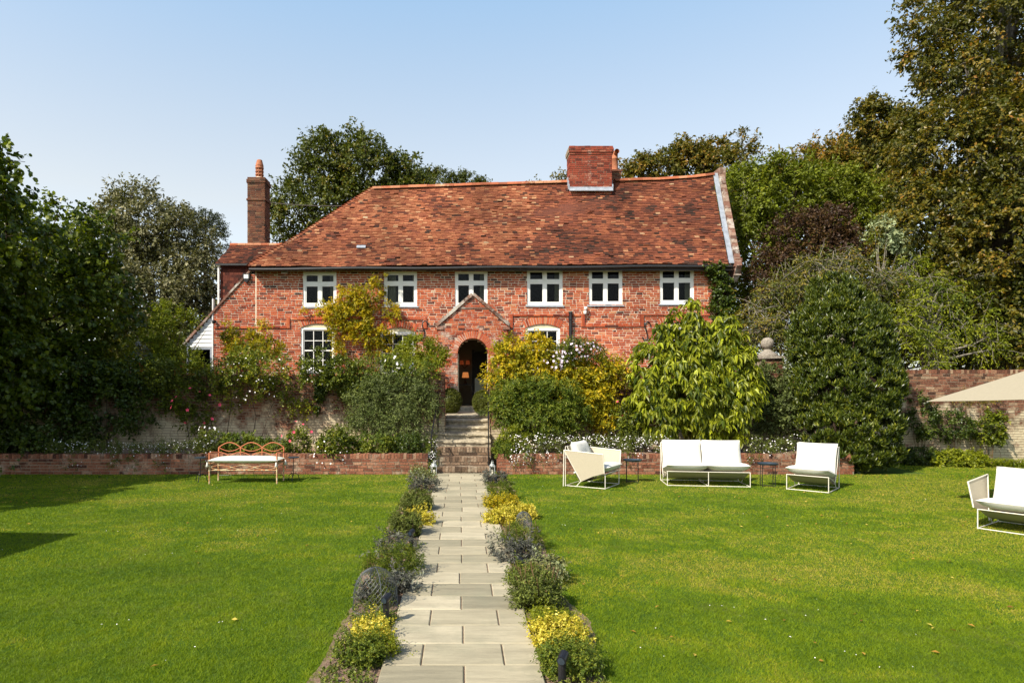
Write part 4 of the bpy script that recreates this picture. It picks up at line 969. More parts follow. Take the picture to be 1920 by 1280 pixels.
# bollard spotlights
def bollard(label, px, by, topy, lean=1):
    D = GD(by); x = X(px, D); h = Z(topy, D)
    t = thing('spotlight_bollard', label, 'path light', (x, D, 0), 0, 'black bollard spotlights beside the path')
    MB().lathe([(.027, 0), (.027, h-.045), (.001, h-.045)], n=16).build('post', M_black, t, world=False, smooth=False)
    a = np.array([-.012*lean, -.042, h-.042]); c = np.array([.020*lean, .030, h-.022]); hd = MB().tube([a, (a+c)/2, c], .031, 16).build('head', M_black, t, world=False)
    MB().tube([a-(c-a)*.06, a+(c-a)*.02], .024, 14).build('lens', M_tray, t, world=False)
bollard('black bollard spotlight beside the wire cloche', 724, 1174, 1113)
bollard('largest black bollard spotlight, in the green herbs at the very front', 1054, 1292, 1222)
bollard('black bollard spotlight half hidden behind the purple sage', 771, 1028, 992)
bollard('black bollard spotlight at the far end of the path by the lantern', 930, 912, 892)
bollard('small black bollard spotlight among lavender and grey sage', 977, 1062, 1044, -1)
def lantern(label, px, by):
    D = 14.86; x = X(px, D); t = thing('lantern', label, 'lantern', (x, D, .0), 0, 'metal candle lanterns at the foot of the steps')
    MB().box(-.06, .06, -.06, .06, 0, .02).build('base', M_galv, t, world=False)
    mb = MB()
    for a in (-.054, .054):
        for c in (-.054, .054): mb.box(a-.006, a+.006, c-.006, c+.006, .02, .2)
    mb.box(-.06, .06, -.06, .06, .2, .212); mb.build('frame', M_galv, t, world=False)
    mb = MB(); mb.lathe([(.075, .212), (.03, .27), (.03, .30), (.001, .31)], n=4); mb.tube([(-.02, 0, .3), (-.015, 0, .34), (.015, 0, .34), (.02, 0, .3)], .004, 5); mb.build('roof', M_galv, t, world=False)
    MB().lathe([(.001, .02), (.028, .02), (.028, .13), (.001, .13)], n=12).build('candle', M_candle, t, world=False)
lantern('pale metal lantern on the bench side of the bottom step', 814, 890)
lantern('pale metal lantern on the sofa side of the bottom step', 923, 890)
def cloche(label, px, by, topy, wpx):
    D = GD(by); r0 = wpx/2*D/F; D += r0*.8; x = X(px, D); h = Z(topy, D)
    t = thing('wire_cloche', label, 'cloche', (x, D, 0), 0, 'domed wire cloches over young plants')
    def prof(k): return r0*(1-.15*k)*min(1, sqrt(max(0, 1-max(0, (k-.45)/.55)**2))), h*k
    mb = MB(); n = 26
    for s_ in (-1, 1):
        for i in range(n):
            P = []
            for k in np.linspace(0, .985, 13):
                r_, z = prof(k); a = 2*pi*i/n+s_*k*1.9; P.append((cos(a)*r_, sin(a)*r_, z))
            mb.tube(P, .0012*D/5.5, 3, cap=False)
    mb.build('mesh', M_wire, t, world=False)
    mb = MB(); 
    for k in (0, ): r_, z = prof(k); mb.tube([(cos(a)*r_, sin(a)*r_, z+.01) for a in np.linspace(0, 2*pi, 25)], .005, 5)
    for q_ in range(2):
        P = [];
        for k in list(np.linspace(0, 1, 12)): r_, z = prof(k); P.append((cos(q_*pi/2+.4)*r_, sin(q_*pi/2+.4)*r_, z))
        P2 = [(-a, -b, c) for a, b, c in P[::-1]]; mb.tube(P+P2[1:], .004, 5)
    mb.build('hoop', M_wire, t, world=False)
cloche('chicken wire cloche over purple sage near the front bollard', 704, 1152, 1062, 88)
cloche('smaller wire cloche beside golden marjoram further up the path', 982, 995, 958, 34)
# ------------------------------------------------------------------ foliage
def leaf_mesh(mb, P, A, N, Ln, Wd, rnd, shape='leaf', fold=.18, droop=0.):
    """P base points, A leaf axis, N leaf normal; two folded halves per leaf"""
    A = nrm(A); S_ = nrm(np.cross(A, N)); Nn = np.cross(S_, A)
    L_1 = Ln[:, None]; W_1 = Wd[:, None]
    up = np.array([0, 0, 1.])
    if shape == 'leaf':      # base, right, tip, left
        b = P; t = P+A*L_1-up*L_1*droop; c = P+A*L_1*.45-up*L_1*droop*.2
        r = c+S_*W_1*.5+Nn*L_1*fold*.5; l = c-S_*W_1*.5+Nn*L_1*fold*.5
        V = np.stack([b, r, t, l], 1).reshape(-1, 3); f = np.array([[0, 1, 2], [0, 2, 3]])
        k = 4
    else:                    # rounded leaf: base, r1, r2, tip, l2, l1
        b = P; t = P+A*L_1-up*L_1*droop
        c1 = P+A*L_1*.25-up*L_1*droop*.08; c2 = P+A*L_1*.68-up*L_1*droop*.5
        w2 = .40 if shape == 'round' else .30; w1 = .46 if shape == 'round' else .40
        V = np.stack([b, c1+S_*W_1*w1+Nn*L_1*fold*.4, c2+S_*W_1*w2+Nn*L_1*fold*.4, t, c2-S_*W_1*w2+Nn*L_1*fold*.4, c1-S_*W_1*w1+Nn*L_1*fold*.4], 1).reshape(-1, 3)
        f = np.array([[0, 1, 2], [0, 2, 3], [0, 3, 4], [0, 4, 5]]); k = 6
    n = len(P); Fc = (f[None]+(np.arange(n)*k)[:, None, None]).reshape(-1, 3)
    mb.add(V, Fc, np.repeat(rnd, k))
def sample_blobs(blobs, n, shell=.55, front=.35, zmin=None):
    """points inside a union of ellipsoids, thicker towards the outside; returns points, outward directions"""
    B = np.array(blobs, float); a = (B[:, 3]*B[:, 5]+B[:, 3]*B[:, 4]+B[:, 4]*B[:, 5]); pr = a/a.sum()
    out = []; od = []; m = 0
    while m < n:
        k = R.choice(len(B), n, p=pr); d = nrm(R.normal(0, 1, (n, 3)))
        keep = (d[:, 1] < 0) | (R.random(n) < front); k = k[keep]; d = d[keep]
        r = shell+(1-shell)*R.random(len(k))**.7
        p = B[k, :3]+d*B[k, 3:6]*r[:, None]
        deep = np.zeros(len(p), bool)
        for j in range(len(B)):
            q = np.linalg.norm((p-B[j, :3])/B[j, 3:6], axis=1); deep |= (q < .55) & (k != j) & (R.random(len(p)) < .85)
        ok = ~deep
        if zmin is not None: ok &= p[:, 2] > zmin
        out.append(p[ok]); od.append(d[ok]); m += ok.sum()
    return np.vstack(out)[:n], np.vstack(od)[:n]
def foliage(name, mat, parent, blobs, nclump, cr, twigs, lpt, ll, lw, shape='leaf', shell=.55, front=.35, upb=.25, droop=.1, hang=0., spread=.9, fold=.18, cvar=.5, zmin=None, pts=None, kind=None, nbias=.6, lvar=.35, bias=0., into=None):
    if pts is None: C, O = sample_blobs(blobs, nclump, shell, front, zmin)
    else: C, O = pts
    n = len(C); up = np.array([0, 0, 1.])
    crn = R.random(n)
    ti = np.repeat(np.arange(n), twigs); T = len(ti)
    td = nrm(O[ti]*.8+R.normal(0, spread, (T, 3))*.7+up*upb-up*hang)
    tl = cr*(.55+.75*R.random(T)); st = C[ti]+R.normal(0, .22*cr, (T, 3))
    li = np.repeat(np.arange(T), lpt); M = len(li)
    k = (np.tile(np.arange(lpt), T)+R.random(M))/lpt*.92+.08
    bend = -up*(hang*.6+.12)*(k**2)[:, None]*tl[li][:, None]
    p = st[li]+td[li]*(k*tl[li])[:, None]+bend
    sd = nrm(np.cross(td[li], R.normal(0, 1, (M, 3))))
    ax = nrm(td[li]*.45+sd*.75+R.normal(0, .25, (M, 3))-up*droop-up*hang*.7)
    nn = nrm(O[ti][li]*.45+up*nbias+R.normal(0, .45, (M, 3)))
    L1 = ll*(1-lvar+2*lvar*R.random(M)); rn = np.clip(cvar*crn[ti][li]+(1-cvar)*R.random(M)+bias, 0, 1)
    mb = into or MB(); leaf_mesh(mb, p, ax, nn, L1, L1*lw, rn, shape, fold, droop*.6+hang*.2)
    if into: return C, O, st, td, tl
    o = mb.build(name, mat, parent)
    if kind: tag(o, kind=kind)
    return C, O, st, td, tl
def limbs(name, mat, parent, base, C, nl, r0, fork=.45, n=5, twigs=None, ntw=0, rtw=.008):
    mb = MB(); base = np.asarray(base, float); idx = R.choice(len(C), min(nl, len(C)), replace=False)
    for i in idx:
        e = C[i]; f = base+np.array([R.normal(0, .04), R.normal(0, .04), 0])
        mid = base+(e-base)*np.array([.3, .3, fork+.15]); mid2 = base+(e-base)*np.array([.68, .68, .8])
        P = np.array([f, (f+mid)/2+R.normal(0, .04, 3), mid, mid2+R.normal(0, .06, 3), e])
        mb.tube(P, np.array([1, .8, .55, .3, .08])*r0, n)
    if twigs is not None and ntw:
        st, td, tl = twigs; ii = R.choice(len(st), min(ntw, len(st)), replace=False)
        for i in ii: mb.tube([st[i]-td[i]*tl[i]*.5, st[i]+td[i]*tl[i]*.4, st[i]+td[i]*tl[i]*.95-np.array([0, 0, .1*tl[i]])], [rtw, rtw*.7, rtw*.3], 4, cap=False)
    return mb.build(name, mat, parent)
def bl(pxc, pyc, rx, ry, D, dep=None, dD=0):
    """crown ellipsoid seen at a photo position, at distance D"""
    d = D+dD; s_ = d/F; return (X(pxc, d), d, Z(pyc, d), rx*s_, (dep if dep else (rx+ry)/2*s_), ry*s_)
def tree(name, label, px, D, z0, zfork, tr, blobs, mat, bark, nclump, cr, twigs, lpt, ll, lw, cat='tree', group=None, nl=14, ntw=0, rtw=.01, crown='crown', **kw):
    x = X(px, D); t = thing(name, label, cat, (x, D, z0), 0, group)
    C, O, st, td, tl = foliage(crown, mat, t, blobs, nclump, cr, twigs, lpt, ll, lw, **kw)
    mb = MB(); zs = np.linspace(z0-.1, zfork, 6); mb.tube([(x+.05*sin(z), D, z) for z in zs], np.linspace(tr*1.3, tr*.8, 6), 8); mb.build('trunk', bark, t, smooth=True)
    limbs('branches', bark, t, (x, D, zfork-.1), C, nl, tr*.6, twigs=(st, td, tl), ntw=ntw, rtw=rtw)
    return t, C, O
BG = 'trees and bushes beyond the garden wall'
# big rounded leaf tree overhanging the left corner
tree('round_leaf_tree', 'large dark tree with round leaves overhanging the shaded corner of the lawn', 20, 16.4, 0, 2.2, .16,
     [bl(30, 480, 90, 110, 16), bl(-20, 560, 60, 120, 14.8), bl(130, 450, 70, 75, 17.8), bl(-60, 420, 110, 130, 14), bl(100, 590, 95, 90, 17.2), bl(190, 570, 65, 90, 18), bl(-20, 690, 100, 90, 15), bl(130, 690, 90, 60, 17.2), bl(-30, 350, 50, 60, 13.8), bl(15, 310, 28, 40, 14), bl(200, 450, 38, 65, 18.2), bl(-160, 560, 130, 220, 14)],
     M_round, M_bark, 760, .42, 7, 9, .105, .85, shape='round', nl=22, hang=.25, front=.6, ntw=500, rtw=.006, shell=.45, cvar=.45)
tree('spreading_tree', 'wide tree standing just outside the picture whose crown shades the bench end of the lawn', -700, 11, 0, 2.6, .2,
     [(-13.5, 10.8, 5.8, 2.4, 2.2, 2.0), (-13.0, 12.8, 4.6, 2.1, 2.0, 1.8), (-15.5, 9.5, 6.5, 2.4, 2.2, 2.2), (-11.9, 9.2, 4.2, 1.2, 1.2, 1.0), (-12.4, 7.6, 5.2, 1.4, 1.2, 1.2), (-13.2, 14.3, 3.5, 2.0, 1.6, 1.8)],
     M_round, M_bark, 620, .55, 6, 8, .18, .85, shape='round', nl=14, front=1., shell=.3)
tree('added_shade_tree', 'tall tree added out of view to block sky light from the shaded side of the lawn', -900, 14, 0, 3, .3,  # unseen crowns, added to hold back sky light and deepen the corner shade
     [(-17.5, 15, 6, 3.2, 3.2, 4), (-18, 9.5, 6, 3.2, 3.2, 4.2), (-18, 4, 5.5, 3, 3, 4), (-16.5, 17, 4, 2.6, 2.4, 3)], M_round, M_bark, 520, .7, 6, 8, .24, .85, shape='round', nl=14, front=1., shell=.4)
# background, left to right
tree('silver_leaf_tree', 'pale silvery leaved tree behind the overhanging dark tree', 300, 30, 1.2, 4, .25,
     [bl(275, 420, 62, 75, 30), bl(210, 480, 60, 80, 30), bl(330, 470, 70, 75, 30), bl(375, 530, 45, 80, 30), bl(290, 560, 110, 80, 29.5), bl(230, 390, 30, 35, 30), bl(350, 600, 70, 70, 29.5), bl(180, 600, 60, 80, 29.5)],
     M_whiteb, M_bark, 760, .62, 7, 10, .16, .5, group=BG, nl=20, ntw=120, rtw=.02, shell=.4)
t = thing('cedar_tree', 'dark layered conifer branches poking past the silvery tree', 'tree', (X(385, 34), 34, 1.2), 0, BG)
pts = []; od = []
for (xx, yy, w_) in ((385, 402, 18), (392, 415, 22), (398, 428, 24), (380, 440, 40), (385, 460, 45)):
    for k in np.linspace(-1, 1, 12): pts.append((X(xx+k*w_, 34), 34+R.normal(0, .3), Z(yy-4*k*0+abs(k)*5, 34))); od.append((k, -.3, .1))
C, O, st_, td_, tl_ = foliage('crown', M_cedar, t, None, 0, .4, 8, 10, .14, .3, pts=(np.array(pts), nrm(np.array(od))), hang=.2)
MB().tube([(X(385, 34), 34, 1.1), (X(385, 34), 34, 6), (X(385, 34), 34, Z(398, 34))], [.25, .15, .03], 8).build('trunk', M_bark, t)
tree('field_maple', 'tall dark green tree rising behind the hipped end of the roof', 640, 38, 1.2, 6, .35,
     [bl(610, 310, 55, 55, 38), bl(690, 330, 75, 60, 38), bl(560, 400, 50, 45, 38), bl(640, 400, 95, 70, 38), bl(755, 345, 45, 40, 38), bl(720, 400, 90, 50, 38), bl(595, 275, 25, 22, 38), bl(540, 370, 25, 25, 38), bl(530, 425, 25, 22, 38), bl(790, 370, 50, 35, 38), bl(670, 285, 35, 30, 38), bl(785, 315, 14, 16, 38)],
     M_tree1, M_bark, 620, .75, 7, 10, .19, .6, group=BG, nl=26, ntw=150, rtw=.025, shell=.4)
tree('poplar_hedge', 'row of low treetops just showing above the roof ridge', 850, 44, 1.2, 5, .3,
     [bl(830, 350, 35, 22, 44), bl(870, 352, 35, 20, 44), bl(905, 358, 15, 12, 44), bl(800, 350, 25, 25, 44)],
     M_tree1, M_bark, 170, .5, 6, 10, .18, .4, group=BG, nl=8, upb=.9, spread=.5)
tree('sapling', 'thin leafy shoots sticking up behind the ridge beside the chimney', 1045, 30, 1.2, 7, .08,
     [bl(1050, 336, 9, 14, 30), bl(1040, 342, 14, 8, 30), bl(999, 341, 4, 5, 30), bl(1060, 340, 8, 10, 30)], M_tree2, M_bark, 16, .3, 4, 6, .13, .5, group=BG, nl=8, upb=.9)
tree('autumn_maple', 'brown tinted tree between the main chimney and the gable parapet', 1290, 33, 1.2, 6, .3,
     [bl(1200, 330, 38, 34, 33), bl(1245, 322, 40, 38, 33), bl(1300, 318, 45, 42, 33), bl(1350, 325, 40, 50, 33), bl(1285, 290, 26, 20, 33), bl(1335, 285, 28, 18, 33), bl(1365, 380, 40, 60, 33)],
     M_tree2, M_bark, 380, .5, 7, 10, .16, .6, group=BG, nl=20, ntw=80, rtw=.02, shell=.35)
tree('young_ash', 'slender wispy tree poking into the sky beside the gable', 1395, 27, 1.2, 8, .05,
     [bl(1400, 262, 14, 26, 27), bl(1385, 290, 14, 22, 27), bl(1410, 285, 10, 16, 27)], M_tree2, M_barkg, 24, .34, 4, 6, .14, .55, group=BG, nl=14, upb=.6, ntw=40, rtw=.008, shell=.2)
tree('hazel', 'bright green bushy tree rising beside the gable parapet', 1440, 25, 1.2, 4, .2,
     [bl(1400, 400, 55, 90, 25), bl(1460, 370, 70, 70, 25), bl(1420, 480, 60, 90, 24.6), bl(1530, 380, 80, 60, 26), bl(1600, 400, 70, 70, 26), bl(1395, 340, 25, 40, 25), bl(1500, 450, 80, 60, 25), bl(1620, 470, 70, 60, 25), bl(1400, 590, 40, 70, 23.6)],
     M_green, M_bark, 1000, .5, 7, 10, .13, .55, group=BG, nl=26, ntw=200, rtw=.012, shell=.4)
tree('chestnut', 'rusty orange topped trees on the skyline behind the green bushes', 1560, 32, 1.2, 5, .3,
     [bl(1500, 320, 55, 30, 32), bl(1560, 305, 55, 35, 32), bl(1620, 290, 50, 50, 32), bl(1470, 335, 40, 25, 32), bl(1580, 340, 90, 40, 32)],
     M_tree2, M_bark, 300, .6, 7, 10, .17, .55, group=BG, nl=16, ntw=80, rtw=.02, bias=.15)
tree('dark_maple', 'dark brown green treetop between the orange trees and the giant beech', 1650, 28, 1.2, 7, .3,
     [bl(1640, 240, 38, 40, 28), bl(1680, 270, 50, 60, 28), bl(1625, 215, 18, 22, 28), bl(1660, 330, 70, 50, 28)], M_tree2, M_bark, 260, .5, 7, 10, .15, .6, group=BG, nl=16, bias=-.12)
tree('smoke_bush', 'dark purple leaved smoke bush behind the garden wall', 1510, 22, 1.2, 2.6, .12,
     [bl(1500, 450, 62, 52, 22), bl(1550, 430, 45, 40, 22), bl(1460, 520, 50, 55, 21.6), bl(1560, 480, 50, 50, 21.8), bl(1440, 580, 35, 50, 21)], M_purple, M_bark, 430, .34, 7, 9, .08, .7, cat='shrub', group=BG, nl=18)
tree('weeping_shrub', 'straw coloured arching shrub with bare grey twigs around the stone ball', 1560, 19.5, 1.2, 2.6, .12,
     [bl(1545, 505, 60, 28, 19.9), bl(1490, 545, 45, 34, 19.9), bl(1420, 620, 42, 44, 19.2), bl(1440, 560, 30, 30, 20), bl(1590, 485, 26, 14, 20), bl(1640, 530, 46, 28, 19.8), bl(1470, 650, 40, 30, 19)],
     M_straw, M_barkg, 330, .55, 6, 8, .09, .42, cat='shrub', group=BG, nl=70, ntw=520, rtw=.011, hang=.3, spread=1.3, shell=.3, cvar=.75)
tree('honeysuckle', 'dark tangled shrub with lime tipped sprays leaning over the wall by the parasol', 1740, 19.3, 1.2, 2.6, .12,
     [bl(1730, 555, 50, 32, 19.6), bl(1800, 590, 46, 32, 19.3), bl(1840, 640, 34, 30, 19.1), bl(1735, 648, 50, 30, 18.9), bl(1690, 600, 46, 38, 19.3), bl(1790, 525, 26, 18, 20), bl(1700, 500, 30, 18, 20), bl(1745, 686, 24, 9, 18.3)],
     M_lime, M_barkg, 260, .5, 6, 8, .10, .40, cat='shrub', group=BG, nl=60, ntw=360, rtw=.010, hang=.35, spread=1.2, shell=.3, cvar=.75, bias=-.12)
tree('yew', 'very dark shrub filling the gap between the laurel and the lime tipped tangle', 1660, 20.4, 1.2, 2.4, .12,
     [bl(1650, 620, 70, 60, 20.4), bl(1780, 640, 90, 50, 20.6), bl(1560, 600, 60, 60, 20.6), bl(1880, 600, 60, 70, 20.4)],
     M_tree1, M_bark, 330, .4, 7, 9, .10, .5, cat='shrub', group=BG, nl=16, bias=-.15)
tree('variegated_shrub', 'sprig of whitish leaves between the smoke bush and the beech', 1650, 20.5, 1.2, 3.5, .06,
     [bl(1655, 440, 34, 22, 20.5), bl(1690, 460, 22, 22, 20.5)], M_sage, M_barkg, 34, .3, 5, 7, .11, .5, cat='shrub', group=BG, nl=10, bias=.3)
t, C, O = tree('copper_beech', 'giant copper and green beech filling the upper corner beside the wall', 1860, 22.5, 1.2, 6, .45,
     [bl(1790, 150, 70, 70, 22), bl(1850, 60, 110, 110, 22.5), bl(1760, 290, 90, 80, 21.6), bl(1850, 300, 130, 110, 21.5), bl(1740, 430, 90, 90, 21), bl(1850, 460, 120, 120, 20.8), bl(1950, 200, 120, 160, 22.5), bl(1950, 500, 130, 160, 21.5), bl(1760, 560, 80, 70, 20.6), bl(1880, 620, 90, 80, 20.2), bl(1720, 215, 35, 22, 21.8), bl(1735, 60, 50, 16, 22), bl(1690, 30, 22, 14, 22), bl(1725, 100, 30, 14, 22), bl(1900, -80, 200, 90, 23), bl(1715, 340, 35, 35, 21.5)],
     M_copper, M_barkg, 2300, .5, 7, 11, .12, .62, nl=60, ntw=400, rtw=.012, hang=.25, shell=.5)
mb = MB()
for dx, z1 in ((-.5, 14), (.2, 15.5), (.9, 15)):
    xx = X(1870, 22.3)+dx; mb.tube([(xx*.0+X(1860, 22.5)+dx*.3, 22.6, 4.5), (xx, 22.5, 8), (xx+.2*dx, 22.4, 11.5), (xx+dx*.8, 22.2, z1)], [.22, .17, .13, .06], 7)
mb.build('trunk', M_barkg, t, smooth=True)
tree('hedgerow_tree', 'deep green trees closing the view behind the giant beech and wall', 1900, 27, 1.2, 4, .3,
     [bl(1780, 520, 150, 150, 27), bl(1950, 500, 160, 200, 27), bl(1650, 600, 150, 80, 26), bl(1850, 660, 160, 60, 24)], M_tree1, M_bark, 420, .8, 7, 9, .2, .6, group=BG, nl=12, shell=.3)
tree('hedgerow_tree', 'deep green trees closing the view behind the shaded corner', 80, 27, 1.2, 4, .3,
     [bl(60, 560, 160, 160, 27), bl(-120, 500, 160, 200, 27), bl(330, 650, 80, 40, 26), bl(120, 660, 120, 50, 24)], M_tree1, M_bark, 380, .8, 7, 9, .2, .6, group=BG, nl=12, shell=.3)
# house-side climbers
def climber(name, label, D, blobs, mat, n, cr, tw, lp, ll, lw, stems, cat='climber', fl=None, sm=None, rst=.014, **kw):
    x0 = stems[0][0]; t = thing(name, label, cat, (X(x0[0], D), D, max(0, Z(x0[1], D))))
    kw.setdefault('front', .5); foliage('foliage', mat, t, blobs, n, cr, tw, lp, ll, lw, **kw)
    mb = MB()
    for s_ in stems: mb.tube([(X(a, D+.1), D+.1+R.normal(0, .02), Z(b_, D+.1)) for a, b_ in s_], np.linspace(rst, rst*.4, len(s_)), 5)
    mb.build('stem', sm or M_bark, t)
    if fl: flowers(t, *fl)
    return t
def one_flower(t, mat, C, Nn, sz, petals):
    a0 = nrm(np.cross(Nn, R.normal(0, 1, Nn.shape))); b0 = np.cross(Nn, a0); mb = MB()
    for k in range(petals):
        a = 2*pi*k/petals; leaf_mesh(mb, C+Nn*.004, a0*cos(a)+b0*sin(a)+Nn*.25, Nn, sz, sz*.8, R.random(1), 'leaf', .1)
    mb.build('flower', mat, t)
def flowers(t, mat, blobs, n, size, kind=True, name='flower', petals=5):
    C, O = sample_blobs(blobs, n, .75, .05); C = C+R.normal(0, size*.8, C.shape); Nn = nrm(O+np.array([0, -.5, .3])+R.normal(0, .35, C.shape))
    if n <= 14 and not kind or n <= 14:
        for i in range(n): one_flower(t, mat, C[i:i+1], Nn[i:i+1], size*(.7+.6*R.random(1)), petals)
        return
    a0 = nrm(np.cross(Nn, R.normal(0, 1, Nn.shape))); b0 = np.cross(Nn, a0); mb = MB(); sz = size*(.7+.6*R.random(n))
    for k in range(petals):
        a = 2*pi*k/petals; ax = a0*cos(a)+b0*sin(a); leaf_mesh(mb, C+Nn*.004, ax+Nn*.25, Nn, sz, sz*.8, R.random(n), 'leaf', .1)
    o = mb.build(name, mat, t)
    if kind: tag(o, kind='stuff')
D = 21.15
climber('wisteria', 'golden leaved climber spreading over the facade between the first two upper windows', D,
        [bl(655, 560, 28, 26, D, .22), bl(690, 555, 32, 26, D, .25), bl(625, 590, 24, 20, D, .2), bl(670, 595, 45, 28, D, .25), bl(715, 530, 10, 20, D, .12), bl(737, 585, 17, 14, D, .18), bl(690, 625, 30, 18, D, .18), bl(640, 625, 22, 18, D, .18), bl(728, 640, 8, 20, D, .12), bl(640, 655, 12, 18, D, .15), bl(700, 650, 20, 10, D, .12), bl(610, 580, 14, 10, D, .12), bl(575, 578, 12, 4, D, .08), bl(700, 520, 10, 10, D, .1)],
        M_yellow, 230, .2, 6, 9, .085, .42, [[(690, 720), (688, 660), (680, 600), (655, 555)], [(692, 720), (700, 650), (715, 600), (740, 580)], [(690, 700), (660, 660), (640, 620)], [(715, 600), (712, 550), (718, 515)]], shell=.3, cvar=.55)
D = 20.2
climber('golden_climber', 'yellow tipped climber against the wall under the alarm box', D,
        [bl(455, 640, 30, 16, D), bl(500, 650, 26, 18, D), bl(430, 620, 12, 12, D, .2), bl(490, 618, 10, 12, D, .2), bl(455, 665, 35, 14, D), bl(418, 608, 10, 4, D, .1)], M_yellow, 110, .22, 6, 9, .085, .42, [[(450, 720), (452, 660), (430, 615)], [(470, 720), (485, 660), (492, 615)]], cvar=.55, bias=-.08)
climber('lime_shrub', 'rounded feathery lime green shrub covering the window next to the porch', 19.6,
        [bl(782, 658, 36, 24, 19.6), bl(808, 672, 28, 24, 19.6), bl(758, 674, 22, 20, 19.6), bl(790, 690, 40, 18, 19.4), bl(775, 642, 22, 10, 19.6)], M_lime, 170, .2, 7, 10, .07, .4, [[(775, 740), (775, 680)], [(780, 740), (800, 670)]], cat='shrub', cvar=.5, upb=.4)
climber('ivy', 'dark ivy column climbing the far corner of the facade', 21.2,
        [bl(1352, 560, 17, 55, 21.2, .3), bl(1362, 620, 25, 50, 21.1, .4), bl(1345, 510, 14, 16, 21.2, .25), bl(1375, 660, 35, 40, 20.8, .5), bl(1325, 501, 12, 5, 21.1, .1)], M_ivy, 330, .16, 7, 9, .07, .8, [[(1360, 720), (1356, 620), (1350, 510)]], shape='round', hang=.2, shell=.5)
# retaining wall top and face, bench side
D = 16.9
climber('rambling_rose', 'rambling rose dotted with white blooms spilling over the wall behind the bench', D,
        [bl(440, 690, 40, 26, D), bl(500, 690, 45, 26, D), bl(480, 728, 50, 18, 17.2, .2), bl(540, 742, 26, 14, 17.2, .2), bl(430, 748, 26, 14, 17.2, .2), bl(560, 765, 28, 10, 17.25, .15), bl(410, 720, 16, 24, 17.2, .2), bl(470, 665, 35, 12, D)], M_rose, 180, .24, 6, 8, .06, .6,
        [[(470, 850), (480, 780), (460, 700)], [(480, 850), (510, 760), (540, 720)], [(420, 850), (430, 780), (440, 720)]], fl=(M_petal, [bl(440, 680, 42, 22, 16.7), bl(510, 690, 45, 24, 16.7), bl(560, 690, 20, 20, 16.7), bl(470, 730, 50, 30, 16.7)], 44, .022), cvar=.4, bias=.12)
climber('wall_rose', 'dark leafy rose on the wall top under the sash window', D,
        [bl(600, 685, 34, 26, D), bl(640, 700, 35, 26, D), bl(590, 705, 25, 18, D), bl(655, 730, 22, 18, 17.1, .2)], M_rose, 150, .2, 6, 9, .06, .6, [[(640, 850), (640, 760), (610, 690)], [(642, 850), (650, 700)]], cvar=.4, bias=-.05,
        fl=(M_petal, [bl(600, 700, 35, 22, 16.6)], 8, .026))
climber('hanging_ivy', 'strip of ivy hanging down the retaining wall over the bench end', 17.3, [bl(602, 725, 9, 24, 17.35, .1), bl(598, 755, 6, 16, 17.35, .08), bl(612, 712, 14, 10, 17.3, .15)], M_ivy, 70, .1, 6, 8, .05, .8, [[(600, 772), (602, 740), (604, 705)]], shape='round', hang=.5)
climber('budding_climber', 'pale flowered climber crossing the wall top beside the lime green shrub', 17, [bl(700, 690, 35, 22, 17), bl(745, 695, 35, 22, 17), bl(780, 700, 40, 16, 17), bl(690, 720, 40, 20, 17)], M_herb, 170, .22, 6, 8, .06, .5, [[(720, 850), (715, 760), (720, 690)]], fl=(M_petal, [bl(745, 680, 30, 14, 16.7)], 12, .04), bias=.1)
climber('silver_shrub', 'large grey green willowy shrub beside the steps handrail', 16.8,
        [bl(705, 745, 42, 42, 16.8, .4), bl(755, 745, 42, 45, 16.7, .4), bl(788, 765, 24, 44, 16.6, .35), bl(700, 790, 44, 36, 16.5, .4), bl(750, 805, 48, 36, 16.3, .4), bl(725, 715, 50, 25, 16.9, .4), bl(785, 722, 20, 20, 16.8, .3), bl(680, 770, 30, 40, 16.7, .4)],
        M_olive, 350, .32, 7, 9, .075, .27, [[(740, 850), (730, 780), (690, 720)], [(745, 850), (760, 780), (770, 700)], [(750, 850), (780, 790), (800, 730)], [(742, 850), (700, 790)]], cat='shrub', upb=.5, cvar=.35, shell=.4, front=.35)
# shaded wall growth left
climber('wall_shrub', 'dense dark climber smothering the shaded corner wall under the big tree', 16.9, [bl(190, 760, 80, 70, 16.9, .5), bl(80, 780, 100, 80, 16.5, .6), bl(270, 750, 50, 50, 17.2, .3), bl(-40, 780, 90, 110, 16, .7), bl(250, 705, 70, 30, 17, .4), bl(30, 850, 90, 60, 15.6, .6), bl(110, 700, 100, 40, 16.8, .6)],
        M_ivy, 620, .3, 6, 8, .08, .7, [[(200, 860), (200, 700)], [(100, 860), (90, 700)]], bias=-.05)
climber('pink_rose', 'half shaded rose with a few deep pink blooms at the edge of the dark corner', 17, [bl(345, 740, 40, 30, 17.2, .2), bl(390, 715, 26, 20, 17.2, .2), bl(365, 785, 30, 22, 17.2, .15), bl(310, 700, 35, 22, 17, .4)],
        M_rose, 170, .24, 6, 8, .06, .6, [[(360, 860), (350, 790), (360, 720)], [(380, 860), (400, 780), (390, 720)]], fl=(M_pink, [bl(370, 770, 50, 40, 16.7)], 12, .045, False), bias=-.05)
climber('arching_shrub', 'upright shrub with arching light green sprays in front of the weatherboarding', 17.6, [bl(305, 640, 26, 40, 17.8), bl(285, 660, 36, 36, 17.8), bl(335, 678, 34, 18, 17.8), bl(322, 600, 18, 26, 17.8, .3), bl(352, 600, 8, 14, 17.8, .1), bl(270, 690, 60, 26, 17.8), bl(375, 690, 24, 10, 17.8, .3)],
        M_lime, 210, .3, 6, 9, .085, .36, [[(320, 740), (330, 660), (350, 580)], [(315, 740), (300, 660), (290, 600)], [(325, 740), (360, 660), (385, 620)]], cat='shrub', upb=.9, spread=.5, hang=.1, cvar=.3, bias=-.12)
